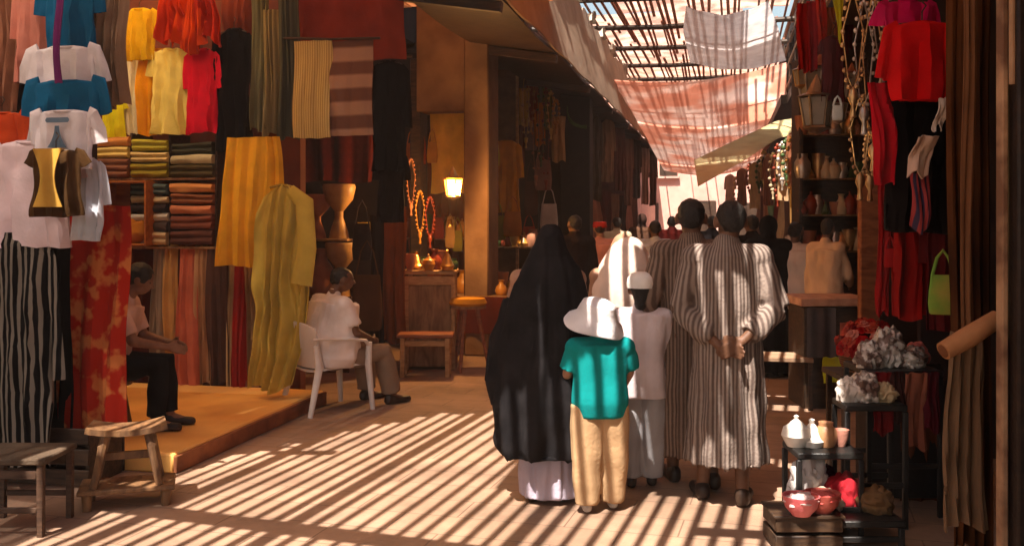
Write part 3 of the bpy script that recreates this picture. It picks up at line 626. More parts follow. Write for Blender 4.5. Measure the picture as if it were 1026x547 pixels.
ST = cloth(sc(118, 108, 98), sc(14, 12, 12), kind='stripe', scale=7, thr=(.5, .7))
shirt('long black and grey striped robe hanging at the left edge', -32, 232, 62, 462, 5.32, ST, 'robe', 'hanging_robe', sleeve=.5, flare=1.0, thick=.05)
drape('black cloth behind the striped robe', 34, 236, 72, 468, 5.6, C(20, 15, 14), amp=.03, pl=3)
RP = cloth(sc(176, 40, 22), sc(206, 120, 66), kind='noise', scale=7, thr=(.42, .5), det=3)
drape('red cloth with orange and cream floral pattern hanging beside the stool', 54, 206, 126, 432, 5.66, RP, amp=.03, pl=3, hem=.01)
rail('dark pole over the t-shirt column', P(-20, -14, 5.7), P(130, -14, 5.7), .02)
# dark crate below the red cloth
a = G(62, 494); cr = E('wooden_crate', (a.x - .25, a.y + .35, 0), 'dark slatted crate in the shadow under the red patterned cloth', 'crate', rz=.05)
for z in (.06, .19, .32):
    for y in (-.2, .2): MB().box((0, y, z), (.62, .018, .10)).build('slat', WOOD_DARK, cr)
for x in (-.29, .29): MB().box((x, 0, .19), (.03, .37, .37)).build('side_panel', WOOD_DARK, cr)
# stool on its base board
a = G(128, 502); stl = E('wooden_stool', (a.x, a.y, 0), 'worn wooden stool with splayed legs on a low footed board', 'stool', rz=R(30))
SW = M('stool_wood', (.24, .125, .055), (.10, .05, .025), kind='wood', scale=4, rough=.55, stretch=(3, 1, 1))
def saddle(u, v): x = (u - .5) * .50; y = (v - .5) * .30; return (x * (1 - .1 * (v - .5)), y, .46 + .03 * (2 * (u - .5)) ** 2)
MB().sheet(saddle, 14, 8, .035).build('seat', SW, stl)
for sx in (-1, 1):
    for sy in (-1, 1): MB().tube([(sx * .14, sy * .09, .44), (sx * .21, sy * .13, .13)], [.032, .025], 8).build('leg', SW, stl)
for sx in (-1, 1): MB().box((sx * .17, 0, .36), (.03, .24, .06)).build('stretcher', SW, stl)
MB().box((0, 0, .30), (.36, .025, .05)).build('stretcher', SW, stl)
MB().box((0, 0, .115), (.62, .36, .03), b=.008).build('base_board', SW, stl)
for sx in (-1, 1):
    for sy in (-1, 1): MB().tube([(sx * .25, sy * .13, .1), (sx * .25, sy * .13, .0)], [.035, .03], 10).build('foot', SW, stl)
stl.scale = (.86, .86, .95)
# chair at the left edge
SWD = M('stool_wood_dark', (.09, .048, .028), (.04, .02, .012), kind='wood', scale=4, rough=.6)
a = G(22, 534); ch = E('wooden_stool', (a.x - .10, a.y + .12, 0), 'square dark-seated wooden stool at the bottom left edge', 'stool', rz=R(12))
MB().box((0, 0, .40), (.44, .40, .035), b=.01).build('seat', M('rush_seat', (.10, .065, .04), (.06, .04, .025), bump=.6, bscale=70), ch)
for sx in (-1, 1):
    for sy in (-1, 1): MB().box((sx * .19, sy * .17, .19), (.035, .035, .385)).build('leg', SWD, ch)
for sy in (-1, 1): MB().box((0, sy * .17, .33), (.34, .02, .05)).build('stretcher', SWD, ch); MB().box((0, sy * .17, .14), (.34, .02, .03)).build('stretcher', SWD, ch)

# ================================================================== SHOP BEHIND THE SEATED MAN
YC = 10.4
ss = E('goods_shelf', (0, 0, 0), 'thin pale shelf holding goblet drums behind the seated man', 'shelf')
for (x0, x1, y) in ((296, 345, 238), (300, 352, 186 + 52), (300, 352, 296)):
    a, b_ = PY(x0, y, YC), PY(x1, y, YC); MB().box(((a.x + b_.x) / 2, YC, a.z - .012 - (.004 if x1 == 352 and y == 238 else 0)), (b_.x - a.x, .3, .02)).build('shelf_board', WOOD_PALE, ss)
GD = M('goblet_wood', (.56, .33, .12), (.36, .18, .06), rough=.45)
pot('goblet_drum', 'golden goblet drum standing tallest on the pale shelf', 339, 184, 238, GD, YC - .03, aspect=.62, cat='drum')
pot('goblet_drum', 'reddish goblet drum left of the tallest one', 317, 194, 238, CLAY, YC - .03, aspect=.7, cat='drum')
pot('goblet_drum', 'golden goblet drum on the lower shelf above the seated man', 341, 242, 296, GD, YC - .03, aspect=.6, cat='drum')
pot('vase', 'dark vase on the lower shelf beside the goblet drum', 322, 248, 296, CLAY, YC - .02, aspect=.6)
bag('dark brown leather bag hanging right of the goblet drums', 352, 200, 372, 260, 10.2, LEATHER)
bag('olive brown cloth bag hanging low behind the seated man', 352, 240, 382, 330, 10.0, C(96, 66, 38))
drape('glowing yellow cloth patch deep in the shop behind the seated man', 357, 222, 374, 256, 11.0, C(250, 210, 90), amp=.01, pl=1)
drape('brown rug hanging behind the seated man', 306, 296, 350, 392, 10.2, C(96, 52, 36), amp=.03, pl=3)
drape('orange brown curtain strip beside the wooden cabinet', 383, 206, 406, 342, 10.3, C(148, 78, 36), amp=.03, pl=2.5)
drape('dark curtain between the brown curtain strip and the bags', 370, 215, 386, 352, 10.5, C(40, 24, 20), amp=.03, pl=2)
drape('maroon carpet hanging above the goblet drums', 300, 60, 374, 182, 11.2, C(92, 30, 22, kind='check', scale=3), amp=.02, pl=3)
rail('pole under the ceiling above the maroon carpet', PY(296, 56, 11.15), PY(412, 56, 11.15))

# ================================================================== PILLAR, LAMP, CABINET
pil = E('shop_pillar', (0, 0, 0), 'broad ochre plaster pillar beside the glowing lantern', 'pillar')
a, b_ = PY(463, 200, 11.7), PY(488, 200, 11.7)
MB().box(((a.x + b_.x) / 2, 12.0, 2.6), (b_.x - a.x, .55, 5.2), b=.02).build('shaft', PLASTER, pil)
a2, b2 = PY(419, 100, 11.9), PY(462, 100, 11.9); zt = PY(440, 112, 11.9).z
MB().box(((a2.x + a.x) / 2 - .002, 12.02, (zt + 5.15) / 2), (a.x - a2.x, .45, 5.15 - zt), b=.01).build('lintel', PLASTER, pil)
a3 = PY(421, 100, 11.9); MB().box((a3.x - .06, 12.0, 1.85), (.14, .3, 3.7), b=.01).build('post', WOOD_DARK, pil)
drape('yellow cloth glowing behind the lit lantern', 431, 113, 467, 192, 12.1, C(250, 214, 80, trans=.1), amp=.02, pl=2)
drape('rust cloth backing behind the lantern goods', 408, 150, 470, 300, 12.85, C(150, 66, 34), amp=.03, pl=5)
lan = lantern('lit brass lantern glowing beside the ochre pillar', 453, 166, 200, d=11.4, lit=1)
pl_ = bpy.data.lights.new('lantern_light', 'POINT'); pl_.energy = 46; pl_.color = (1, .50, .16); pl_.shadow_soft_size = .07
po = bpy.data.objects.new('lantern_light', pl_); COL.objects.link(po); po.parent = lan; po.location = (.06, -.20, -.3)
# cabinet and bench
a = P(430, 370, 11.0); a.z = 0; cab = E('wooden_cabinet', a, 'pale framed wooden cabinet with trinkets heaped on its top', 'cabinet', rz=TH)
w = 50 * 11 / FPX; zt = CAMH - (272 - HOR) / FPX * 11; zb = CAMH - (326 - HOR) / FPX * 11
MB().box((0, .2, zt), (w + .04, .46, .05), b=.01).build('top', WOOD_PALE, cab)
MB().box((0, -.01, zt - .09), (w, .02, .10)).build('drawer', WOOD_PALE, cab)
MB().box((0, .2, (zt - .16 + .05) / 2), (w - .06, .38, zt - .17), b=.01).build('body', WOOD, cab)
for sx in (-1, 1): MB().box((sx * (w / 2 - .02), .0, (zt - .03) / 2), (.045, .05, zt - .05)).build('leg', WOOD_PALE, cab); MB().box((sx * (w / 2 - .02), .38, (zt - .03) / 2), (.045, .05, zt - .05)).build('leg', WOOD_PALE, cab)
a = P(426, 368, 10.6); a.z = 0; bn = E('wooden_bench', a, 'low reddish bench standing in front of the wooden cabinet', 'bench', rz=TH)
zb = .44; MB().box((0, 0, zb), (.60, .32, .04), b=.01).build('seat', M('red_wood', (.36, .13, .06), (.2, .07, .035), kind='wood', scale=3, rough=.5), bn)
for sx in (-1, 1):
    for sy in (-1, 1): MB().box((sx * .24, sy * .12, .21), (.05, .05, .42)).build('leg', WOOD_PALE, bn)
MB().box((0, -.12, .36), (.43, .02, .06)).build('apron', WOOD_PALE, bn)
kinds = ['bowl', 'pot', 'vase', 'tagine', 'teapot']; cols = [(CLAY, 'terracotta'), (BRASS, 'brass'), (M('glaze_green', sc(70, 92, 52), rough=.3), 'green glazed'), (M('glaze_ochre', sc(190, 130, 52), rough=.3), 'ochre'), (M('glaze_rust', sc(130, 50, 30), rough=.35), 'rust')]
for i in range(8):
    m_, cn = cols[i % 5]; x = 410 + i * 6.2
    o = pot(kinds[(i * 3) % 5], '%s %s on the wooden cabinet, %s from its left end' % (cn, kinds[(i * 3) % 5], ORD[i]), x, 262 - rnd.uniform(0, 12), 271, m_, d=11.0 + .13 * (i % 3), aspect=rnd.uniform(.7, 1.0), group='pots on the wooden cabinet')
    o.location.z = zt + .026
# round stool with yellow cushion
a = P(468, 370, 11.0); a.z = 0; rs = E('round_stool', a, 'round stool with a mustard cushion right of the cabinet', 'stool')
MB().lathe([(.001, .72), (.19, .72), (.215, .75), (.19, .80), (.001, .81)], n=28).build('cushion', C(206, 146, 44), rs)
MB().lathe([(.001, .69), (.20, .69), (.20, .72), (.001, .72)], n=28).build('seat', WOOD, rs)
for k in range(3):
    q = k * 2.1 + .4; MB().tube([(.1 * math.cos(q), .1 * math.sin(q), .69), (.24 * math.cos(q), .24 * math.sin(q), .0)], [.025, .02], 8).build('leg', M('red_wood', (.36, .13, .06)), rs)
# small goods hung and heaped round the lamp
for i, (x, y0, y1, m_, cn) in enumerate([(411, 158, 204, CLAY, 'rust'), (420, 190, 232, cols[3][0], 'ochre'), (430, 196, 236, cols[4][0], 'dark rust')]):
    beads('%s bead strand hanging near the lantern, %s from the left' % (cn, ORD[i]), x, y0, y1, 11.3, m_, group='bead strands by the lantern', r=.013, n=26)
for i, (x, y0, y1, k) in enumerate([(412, 218, 236, 1), (424, 214, 236, 0), (437, 220, 236, 3), (450, 216, 236, 1), (462, 218, 236, 4)]):
    m_, cn = cols[(i * 2) % 5]; pot(kinds[k], '%s %s on the wall shelf below the lantern, %s from the left' % (cn, kinds[k], ORD[i]), x, y0, y1, m_, 12.3, group='pots on the wall shelf below the lantern')
ws = E('goods_shelf', (0, 0, 0), 'narrow wall shelf below the lit lantern', 'shelf')
a, b_ = PY(404, 237, 12.3), PY(470, 237, 12.3); MB().box(((a.x + b_.x) / 2, 12.3, a.z - .014), (b_.x - a.x, .3, .025)).build('shelf_board', WOOD, ws)

# ================================================================== SHOP BEYOND THE PILLAR (x 485-560)
YD = 14.6
fr = E('display_frame', (0, 0, 0), 'tall pale-edged display panel beyond the ochre pillar', 'display')
a, b_ = PY(484, 56, YD), PY(515, 56, YD); zc_ = PY(500, 260, YD).z
MB().box(((a.x + b_.x) / 2, YD + .1, (a.z + 0) / 2), (b_.x - a.x, .04, a.z), b=.004).build('panel', M('panel_brown', sc(112, 78, 48), sc(82, 52, 32), rough=.7), fr)
MB().box((b_.x + .02, YD + .08, a.z / 2), (.04, .06, a.z)).build('frame', WOOD_PALE, fr)
bag('lime yellow bag hanging highest beside the pillar', 483, 132, 500, 166, 14.2, C(226, 214, 60))
shirt('bright yellow blouse hanging in front of the display panel', 488, 140, 524, 212, 14.3, C(226, 160, 30), sleeve=.4)
bag('olive green bag hanging low beside the pillar', 486, 200, 506, 240, 14.1, C(140, 136, 50))
bag('amber bag hanging by the yellow blouse', 503, 196, 522, 236, 14.0, C(190, 120, 40))
for i in range(7):
    x = 526 + i * 5; m_, cn = cols[(i * 2 + 1) % 5]
    beads('%s necklace on the far display, %s from the left' % (cn, ORD[i]), x, 66 + 5 * i + rnd.uniform(-4, 4), 130 + rnd.uniform(-10, 60), 14.8, m_, group='necklaces on the far display', r=.022, n=16)
for i, (x0, y0, x1, y1, c, cn) in enumerate([(522, 96, 538, 150, (120, 96, 96), 'mauve'), (534, 140, 552, 190, (150, 110, 96), 'dusty pink'), (524, 160, 538, 215, (90, 52, 44), 'maroon'), (544, 100, 558, 160, (74, 60, 58), 'charcoal'), (540, 186, 558, 232, (206, 190, 180), 'white'), (522, 214, 536, 246, (176, 60, 40), 'red')]):
    bag('%s bag in the display next to the black pillar' % cn, x0, y0, x1, y1, 15.0, C(*c), group='bags next to the black pillar')
# table of goods under it
a = G(505, 355); tb = E('goods_table', (a.x, a.y + .3, 0), 'low cloth-covered table of pottery beyond the pillar', 'table', rz=0)
MB().box((0, 0, .72), (1.7, .9, .04)).build('top', WOOD, tb)
for sx in (-1, 1):
    for sy in (-1, 1): MB().box((sx * .8, sy * .4, .35), (.06, .06, .70)).build('leg', WOOD_DARK, tb)
MB().sheet(lambda u, v: ((u - .5) * 1.74, -.47 - .02 * math.sin(u * 40), .735 - .45 * v), 40, 6, .006).build('cloth_skirt', C(90, 36, 24), tb)
for i in range(14):
    m_, cn = cols[(i * 3) % 5]; k = kinds[(i * 2) % 5]; s_ = rnd.uniform(.16, .30)
    pr_ = [(r * s_ * rnd.uniform(.8, .9), z * s_) for r, z in VASE[k]]
    MB().lathe(pr_, n=18).build(k, m_, None, loc=(a.x - .72 + .11 * i, a.y + .05 + .22 * (i % 3), .741), label='%s %s on the pottery table, %s along it' % (cn, k, ORD[i]), cat=k, group='pottery on the cloth-covered table')
# black pillar
bp_ = E('shop_pillar', (0, 0, 0), 'black square pillar with a curved green cloth on it', 'pillar')
a, b_ = PY(560, 200, 16.5), PY(590, 200, 16.5); MB().box(((a.x + b_.x) / 2, 16.7, 1.9), (b_.x - a.x, .4, 3.8), b=.015).build('shaft', M('black_wall', (.022, .016, .013), (.012, .009, .008), rough=.8), bp_)
def arc(u, v): q = math.pi * (.95 + .6 * u); return (.28 * math.cos(q), .02 * math.sin(9 * u), .28 * math.sin(q) - .07 * v - .02 * math.sin(6 * u) * v)
o = MB().sheet(arc, 16, 4, .015).build('green_sash', C(70, 96, 50), None, loc=PY(584, 108, 16.2), label='curved green sash swagged on the black pillar', cat='sash')
# hanging garments along the far left shops
fars = [(590, 116, 603, 200, (96, 80, 62), 'olive brown'), (600, 118, 616, 182, (176, 142, 112), 'tan'), (613, 124, 626, 190, (120, 70, 54), 'rust brown'), (623, 128, 634, 205, (146, 110, 92), 'rose brown'), (632, 134, 642, 198, (92, 80, 74), 'slate'), (640, 138, 650, 204, (186, 148, 128), 'pale rose'), (648, 146, 658, 206, (112, 84, 70), 'umber')]
for i, (x0, y0, x1, y1, c, cn) in enumerate(fars):
    yy = 18.5 + 1.9 * i
    shirt('%s robe in the far row of hanging clothes under the tan awning' % cn, x0, y0, x1, y1, yy, C(*c), 'robe', 'hanging_robe', group='robes under the tan awning', sleeve=.4, face=R(20))
for i in range(8):
    yy = 17.4 + i * 1.8; p = PX(596 + i * 8.5, 200, -2.75)
    drape_mb(.7, 1.2, amp=.04, pl=4, seed=i).build('hanging_cloth', C(*[(120, 60, 44), (70, 54, 46), (170, 120, 96), (96, 40, 34), (140, 110, 84), (60, 40, 36), (190, 140, 120), (110, 70, 50)][i]), None, loc=(-2.72, yy, 2.3), rz=R(80), label='%s length of cloth on the far shop fronts, %s from the black pillar' % (['rust', 'umber', 'rose beige', 'wine', 'khaki', 'dark brown', 'pale rose', 'brown'][i], ORD[i]), cat='cloth', group='cloths on the far shop fronts')
# small cloths and pouches crowding the lantern shop
LC = [((206, 120, 40), 'orange'), ((150, 60, 34), 'rust'), ((220, 170, 60), 'golden'), ((110, 40, 30), 'dark red'), ((180, 140, 90), 'straw'), ((120, 110, 50), 'olive')]
for i in range(6):
    x = 407 + i * 9 + rnd.uniform(-2, 2); y0 = 118 + rnd.uniform(-8, 16)
    if 428 < x < 462: y0 += 84
    bag('%s pouch among the goods around the lantern, %s from the left' % (LC[i % 6][1], ORD[i]), x, y0, x + 11, y0 + 34, 12.0, C(*LC[i % 6][0]), group='pouches around the lantern')
for i in range(9):
    x = 487 + i * 8 + rnd.uniform(-2, 2); y0 = 60 + (i * 37 % 60)
    drape('%s small cloth pinned on the far display wall, %s from the left' % (LC[(i * 5) % 6][1], ORD[i]), x, y0, x + rnd.uniform(8, 14), y0 + rnd.uniform(30, 60), 14.9, C(*LC[(i * 5) % 6][0]), amp=.03, pl=2, group='cloths pinned on the far display wall')
for i in range(8):
    m_, cn = cols[(i * 2) % 5]; x = 488 + i * 9; k = kinds[(i * 3 + 1) % 5]
    pot(k, '%s %s on the upper ledge of the far display, %s from the left' % (cn, k, ORD[i]), x, 246 - rnd.uniform(12, 22), 246, m_, 14.5, group='pots on the far display ledge')
a, b_ = PY(483, 246, 14.5), PY(560, 246, 14.5); t = E('goods_shelf', (0, 0, 0), 'ledge of pots on the far display beside the black pillar', 'shelf')
MB().box(((a.x + b_.x) / 2, 14.5, a.z - .014), (b_.x - a.x, .3, .026)).build('shelf_board', WOOD, t)
# ================================================================== RIGHT SIDE, NEAR
# dark post and door leaf at the right edge
dp = E('door_post', (0, 0, 0), 'tall dark post with a thin pale worn edge at the right edge of the alley', 'post')
a, b_ = P(996, 200, 3.5), P(1040, 200, 3.5)
MB().box((a.x + .16, a.y + .02, 1.9), (.26, .16, 3.8), rz=TH, b=.008).build('shaft', M('near_black_wood', (.03, .016, .010), (.014, .008, .006), kind='wood', scale=2, rough=.5), dp)
MB().box((a.x + .015, a.y - .02, 1.9), (.022, .05, 3.7), rz=TH, b=.006).build('edge_strip', M('worn_edge', (.42, .25, .14), (.16, .08, .045), kind='noise', scale=4, thr=(.45, .6)), dp)  # mottled paler strip along the post edge
MB().tube([P(1012, -40, 3.35), P(1012, 84, 3.35)], .010, 8).build('pipe', M('pipe_tan', (.45, .28, .16), (.3, .17, .09)), dp)  # thin tan line along the upper post
drape('tall ochre brown curtain hanging beside the dark post', 950, -30, 992, 545, 0, cloth(sc(92, 54, 28), sc(48, 26, 15), scale=2), d=4.0, amp=.02, pl=4, bot=.85)
drape('narrow pale curtain strip hanging in front of the ochre curtain', 962, -20, 975, 330, 0, C(136, 92, 62), d=3.9, amp=.006, pl=1.5, th=.004)
drape('grey beige drape hanging low below the rolled cloth', 944, 330, 986, 524, 0, C(122, 94, 70), d=3.8, amp=.022, pl=3.5, top=.8, bot=1.05)
rb = E('rolled_cloth', P(968, 334, 3.7), 'tan rolled cloth jutting out over the low drape', 'rolled cloth', rz=TH)
b = MB().tube([(-.115, -.05, -.055), (-.02, -.03, -.01), (.11, 0, .06)], [.034, .04, .034], 14); b.build('roll', C(184, 130, 88), rb)
MB().tube([(-.117, -.052, -.056), (-.125, -.054, -.059)], [.026, .014], 12).build('roll_end', C(120, 76, 50), rb)
# hanging red things
shirt('magenta blouse above the big red one at the top right', 872, 0, 942, 60, 0, C(200, 20, 90), d=4.95, sleeve=.3)
shirt('big red tunic hanging at the top right over the black dress', 878, 22, 966, 100, 0, C(214, 20, 22), d=4.75, sleeve=.6, thick=.07, flare=.9)
shirt('black dress hanging under the big red tunic', 876, 84, 958, 232, 0, C(18, 13, 14), 'dress', 'hanging_dress', d=4.9, sleeve=.4, thick=.06)
drape('crimson scarf twisting down beside the black dress', 868, 82, 896, 186, 0, C(186, 18, 34), d=4.85, amp=.04, pl=2, bot=.6, slant=.02)
drape('dark red cloth hanging behind the green bag', 894, 180, 936, 318, 0, C(140, 22, 18), d=5.2, amp=.04, pl=3)
shirt('maroon kaftan in the shadow behind the black dress', 920, 190, 962, 330, 0, C(84, 24, 26), 'kaftan', 'hanging_kaftan', d=5.1, sleeve=.4)
drape('small pale slanting cloth hanging highest against the black dress', 938, 98, 950, 128, 0, C(206, 186, 170), cat='cloth', d=4.6, amp=.012, pl=1.5, slant=-.03, bot=.8)
drape('cream slanting cloth against the black dress below the small pale one', 916, 136, 938, 174, 0, C(200, 168, 146), cat='cloth', d=4.6, amp=.015, pl=1.5, slant=-.05, bot=.9)
bag('lime green bag with a yellow side hanging at elbow height', 929, 250, 957, 314, 0, cloth(sc(110, 150, 60), sc(170, 150, 70), scale=6), d=4.7)
drape('striped blue and rose scarf below the cream pouch', 912, 172, 930, 230, 0, cloth(sc(150, 60, 60), sc(60, 50, 70), kind='stripe', scale=12), d=4.62, amp=.02, pl=2)
rail('dark rail above the red garments at the top right', P(866, -10, 5.0), P(992, -10, 4.0))
# strands and lamps at px 840-885
gl = M('jewel_gold', (.70, .48, .22), (.3, .15, .07), rough=.3, metal=.7); gs = M('jewel_silver', (.62, .56, .50), (.3, .24, .2), rough=.3, metal=.6)
for i, (x, y0, y1, m_, cn) in enumerate([(853, -10, 92, gl, 'golden'), (864, 0, 110, gs, 'silver'), (873, -10, 150, gl, 'reddish gold'), (882, -20, 60, gs, 'grey'), (890, 6, 120, gs, 'pale silver'), (860, 96, 176, gl, 'short golden'), (870, 130, 176, gl, 'lowest golden')]):
    beads('%s bead strand hanging left of the red garments, %s of the cluster' % (cn, ORD[i]), x, y0, y1, 0, m_, d=5.3 + .1 * i, group='bead strands left of the red garments', r=.012, n=24)
o = drape('yellow green pointed pennant hanging at the top of the alley', 828, -30, 850, 42, 0, C(190, 190, 40), d=7.0, amp=.01, pl=1, top=.9, bot=.05)
shirt('maroon vest hanging under the yellow green pennant', 818, 36, 848, 102, 0, C(86, 34, 36), 'vest', 'hanging_vest', d=7.2, sleeve=.15)
lantern('square glass lantern hanging by the shelf shop corner', 817, 74, 134, d=7.3, mat=M('dark_brass', (.28, .2, .12), (.14, .09, .05), metal=.7, rough=.4))
lantern('small pale glass lantern beside the square one', 838, 92, 124, d=7.5, mat=gs)
bag('white bag glinting under the small pale lantern', 832, 96, 843, 120, 0, C(220, 232, 230), d=7.1)
# front post
fp = E('shop_post', (0, 0, 0), 'orange brown wooden post beside the trinket shelves', 'post')
a, b_ = P(859, 230, 7.4), P(878, 230, 7.4); z1 = P(0, 174, 7.4).z; z0 = P(0, 292, 7.4).z
MB().box(((a.x + b_.x) / 2, (a.y + b_.y) / 2, (z1 + .0) / 2), ((b_ - a).length, .08, z1), rz=TH, b=.008).build('shaft', M('orange_post', sc(160, 98, 58), sc(120, 66, 36), kind='wood', scale=2), fp)
# ---- trinket shelves at px 795-865
YS = 10.8
shs = E('trinket_shelves', (0, 0, 0), 'dark shelves crowded with trinkets behind the orange brown post', 'shelves')
XL = P(800, 200, 8.2); 
def sb(x0, x1, y, d, t, dep=.25, m=WOOD, th=.02):
    a, b_ = P(x0, y, d), P(x1, y, d); return MB().box(((a.x + b_.x) / 2, (a.y + b_.y) / 2, a.z - th / 2), ((b_ - a).length, dep, th), rz=TH).build('shelf', m, t)
for y in (134, 178, 214, 250): sb(797, 864, y, 11.0, shs)
a, b_ = P(797, 292, 11.2), P(866, 60, 11.2); MB().box(((a.x + b_.x) / 2, (a.y + b_.y) / 2, b_.z / 2), ((b_ - a).xy.length, .03, b_.z), rz=TH).build('back_panel', WOOD_DARK, shs)
for x in (797, 865): a = P(x, 60, 11.0); MB().box((a.x, a.y, a.z / 2), (.04, .3, a.z), rz=TH).build('upright', WOOD_DARK, shs)
tk = [(CLAY, 'terracotta'), (gl, 'gilt'), (M('glaze_green', sc(70, 92, 52), rough=.3), 'green'), (gs, 'silvery'), (M('glaze_rust', sc(130, 50, 30), rough=.35), 'rust'), (M('glaze_cream', sc(200, 176, 140), rough=.35), 'cream')]
kinds = ['bowl', 'pot', 'vase', 'tagine', 'teapot']
n_ = 0
for row, y in enumerate((134, 178, 214, 250)):
    for i in range(8):
        x = 802 + i * 8 + rnd.uniform(-1, 1); m_, cn = tk[(i * 5 + row * 2 + rnd.randrange(2)) % 6]; k = kinds[(i * 2 + row) % 5]
        h = rnd.uniform(12, 25)
        pot(k, '%s %s on the %s trinket shelf, %s from the left' % (cn, k, ['top', 'second', 'third', 'lowest'][row], ORD[i]), x, y - h, y, m_, d=10.92 + rnd.uniform(-.03, .03), aspect=rnd.uniform(.5, .9), group='trinkets on the dark shelves')
# hanging things further above, px 785-850, gallery
for i, (x0, y0, x1, y1, d, c, cn) in enumerate([(786, 132, 800, 186, 12.5, (150, 96, 70), 'rust beige'), (776, 150, 790, 200, 14, (206, 170, 130), 'cream'), (762, 156, 776, 205, 16, (120, 74, 58), 'brown'), (748, 162, 762, 208, 18, (200, 160, 120), 'pale tan'), (736, 168, 748, 205, 20, (150, 100, 84), 'rose brown'), (790, 186, 800, 232, 12, (190, 150, 60), 'ochre'), (724, 174, 736, 206, 23, (214, 180, 160), 'pale rose')]):
    shirt('%s garment hanging under the cream awning' % cn, x0, y0, x1, y1, 0, C(*c), 'garment', 'hanging_garment', d=d, sleeve=.35, group='garments under the cream awning', face=R(-25))
for i in range(14):
    d = 11.5 + i * .8; m_, cn = tk[i % 6]; x = 796 - i * 4.6
    beads('%s strand under the cream awning, %s from the near end' % (cn, ORD[i]), x, 128 + i * 3.2 + rnd.uniform(0, 10), 190 + rnd.uniform(-16, 12), 0, m_, d=d, group='strands under the cream awning', r=.03, n=14, cat='strand')
# wall of goods behind px 735-800
for i in range(10):
    y = 12.5 + i * 1.5; b = MB(); drape_mb(1.1, 1.5, amp=.05, pl=4, seed=i * 1.3).build('hanging_cloth', C(*[(150, 60, 40), (190, 140, 80), (96, 66, 50), (206, 170, 130), (120, 40, 34), (84, 90, 60), (170, 110, 76), (200, 150, 120), (90, 50, 40), (150, 110, 84)][i]), None, loc=(1.0 - .012 * i, y, 2.25 + .15 * (i % 2)), rz=R(98), label='%s cloth on the shop fronts under the cream awning, %s from the near end' % (['rust red', 'straw', 'umber', 'cream', 'wine', 'moss', 'copper', 'peach', 'dark brown', 'taupe'][i], ORD[i]), cat='cloth', group='cloths on the fronts under the cream awning')

# ---- counter with grey panel
ct_ = E('shop_counter', (0, 0, 0), 'counter with a pale worn top and a grey cloth on its front', 'counter')
def fbox(x0, y0, x1, y1, d, dep, name, m, t, b=.006, push=0):
    a, c = P(x0, y0, d), P(x1, y1, d); w = (P(x1, y0, d) - a).length; h = a.z - c.z
    m0 = (a + P(x1, y0, d)) / 2; return MB().box((m0.x - math.sin(TH) * (dep / 2 + push), m0.y + math.cos(TH) * (dep / 2 + push), a.z - h / 2), (w, dep, h), rz=TH, b=b).build(name, m, t)
DC = 8.7
fbox(801, 298, 874, 306, DC, .6, 'top', M('pale_counter', sc(216, 170, 140), sc(160, 110, 84), rough=.5), ct_)
fbox(806, 308, 868, 412, DC, .5, 'front', WOOD_DARK, ct_, push=.06)
MB().sheet(lambda u, v: P(807 + 29 * u, 307 + 50 * v, DC - .02 - .01 * math.sin(14 * u)), 12, 8, .006).build('grey_cloth', C(90, 84, 84), ct_)
drape('salmon towel folded over the end of the counter', 840, 322, 872, 356, 0, C(196, 110, 84), d=8.3, amp=.02, pl=1.5)
o = drape('square lime yellow tag hanging below the counter cloth', 823, 357, 844, 382, 0, C(214, 220, 60), d=8.2, amp=.003, pl=.6, hem=0)
# ---- sunlit low bench behind, px 755-800
a = P(775, 420, 8.6); lb = E('low_table', (P(780, 352, 8.9).x, P(780, 352, 8.9).y, 0), 'low dark table whose top catches small patches of sun', 'table')
zt = P(780, 354, 8.9).z
MB().box((0, 0, zt - .02), (.55, .42, .035)).build('top', M('mid_wood', (.38, .25, .16), (.25, .15, .09), kind='wood', scale=3), lb)
for sx in (-1, 1):
    for sy in (-1, 1): MB().box((sx * .25, sy * .18, (zt - .04) / 2), (.04, .04, zt - .04)).build('leg', WOOD_DARK, lb)
# ---- black stepped stand
stp = E('stepped_stand', (0, 0, 0), 'black three-tier stand of trays on thin legs', 'stand')
def tier(x0, x1, y, d, dep, legs=True):
    a, b_ = P(x0, y, d), P(x1, y, d); w = (b_ - a).length; m0 = (a + b_) / 2
    q = Vector((-math.sin(TH), math.cos(TH), 0)) * dep / 2
    MB().box((m0.x + q.x, m0.y + q.y, a.z - .02), (w, dep, .035), rz=TH, b=.006).build('tier', BLACKM, stp)
    e = (b_ - a).normalized()
    for s in (0.03, .97):
        for r_ in (.05, .95):
            p = a + (b_ - a) * s + q * 2 * r_; MB().box((p.x, p.y, (a.z - .04) / 2), (.028, .028, a.z - .04), rz=TH).build('leg', BLACKM, stp)
    for r_ in (.05, .95):
        p = m0 + q * 2 * r_; MB().box((p.x, p.y, a.z * .35), (w * .93, .02, .03), rz=TH).build('stretcher', BLACKM, stp)
    return a.z, a, b_, q
T1 = tier(868, 944, 370, 5.55, .42); T2 = tier(846, 908, 404, 5.35, .24); T3 = tier(798, 864, 452, 5.15, .30); T4 = tier(820, 906, 520, 5.0, .5)
MB().box((P(905, 430, 5.9).x, P(905, 430, 5.9).y, .42), (.42, .03, .8), rz=TH).build('back_panel', BLACKM, stp)
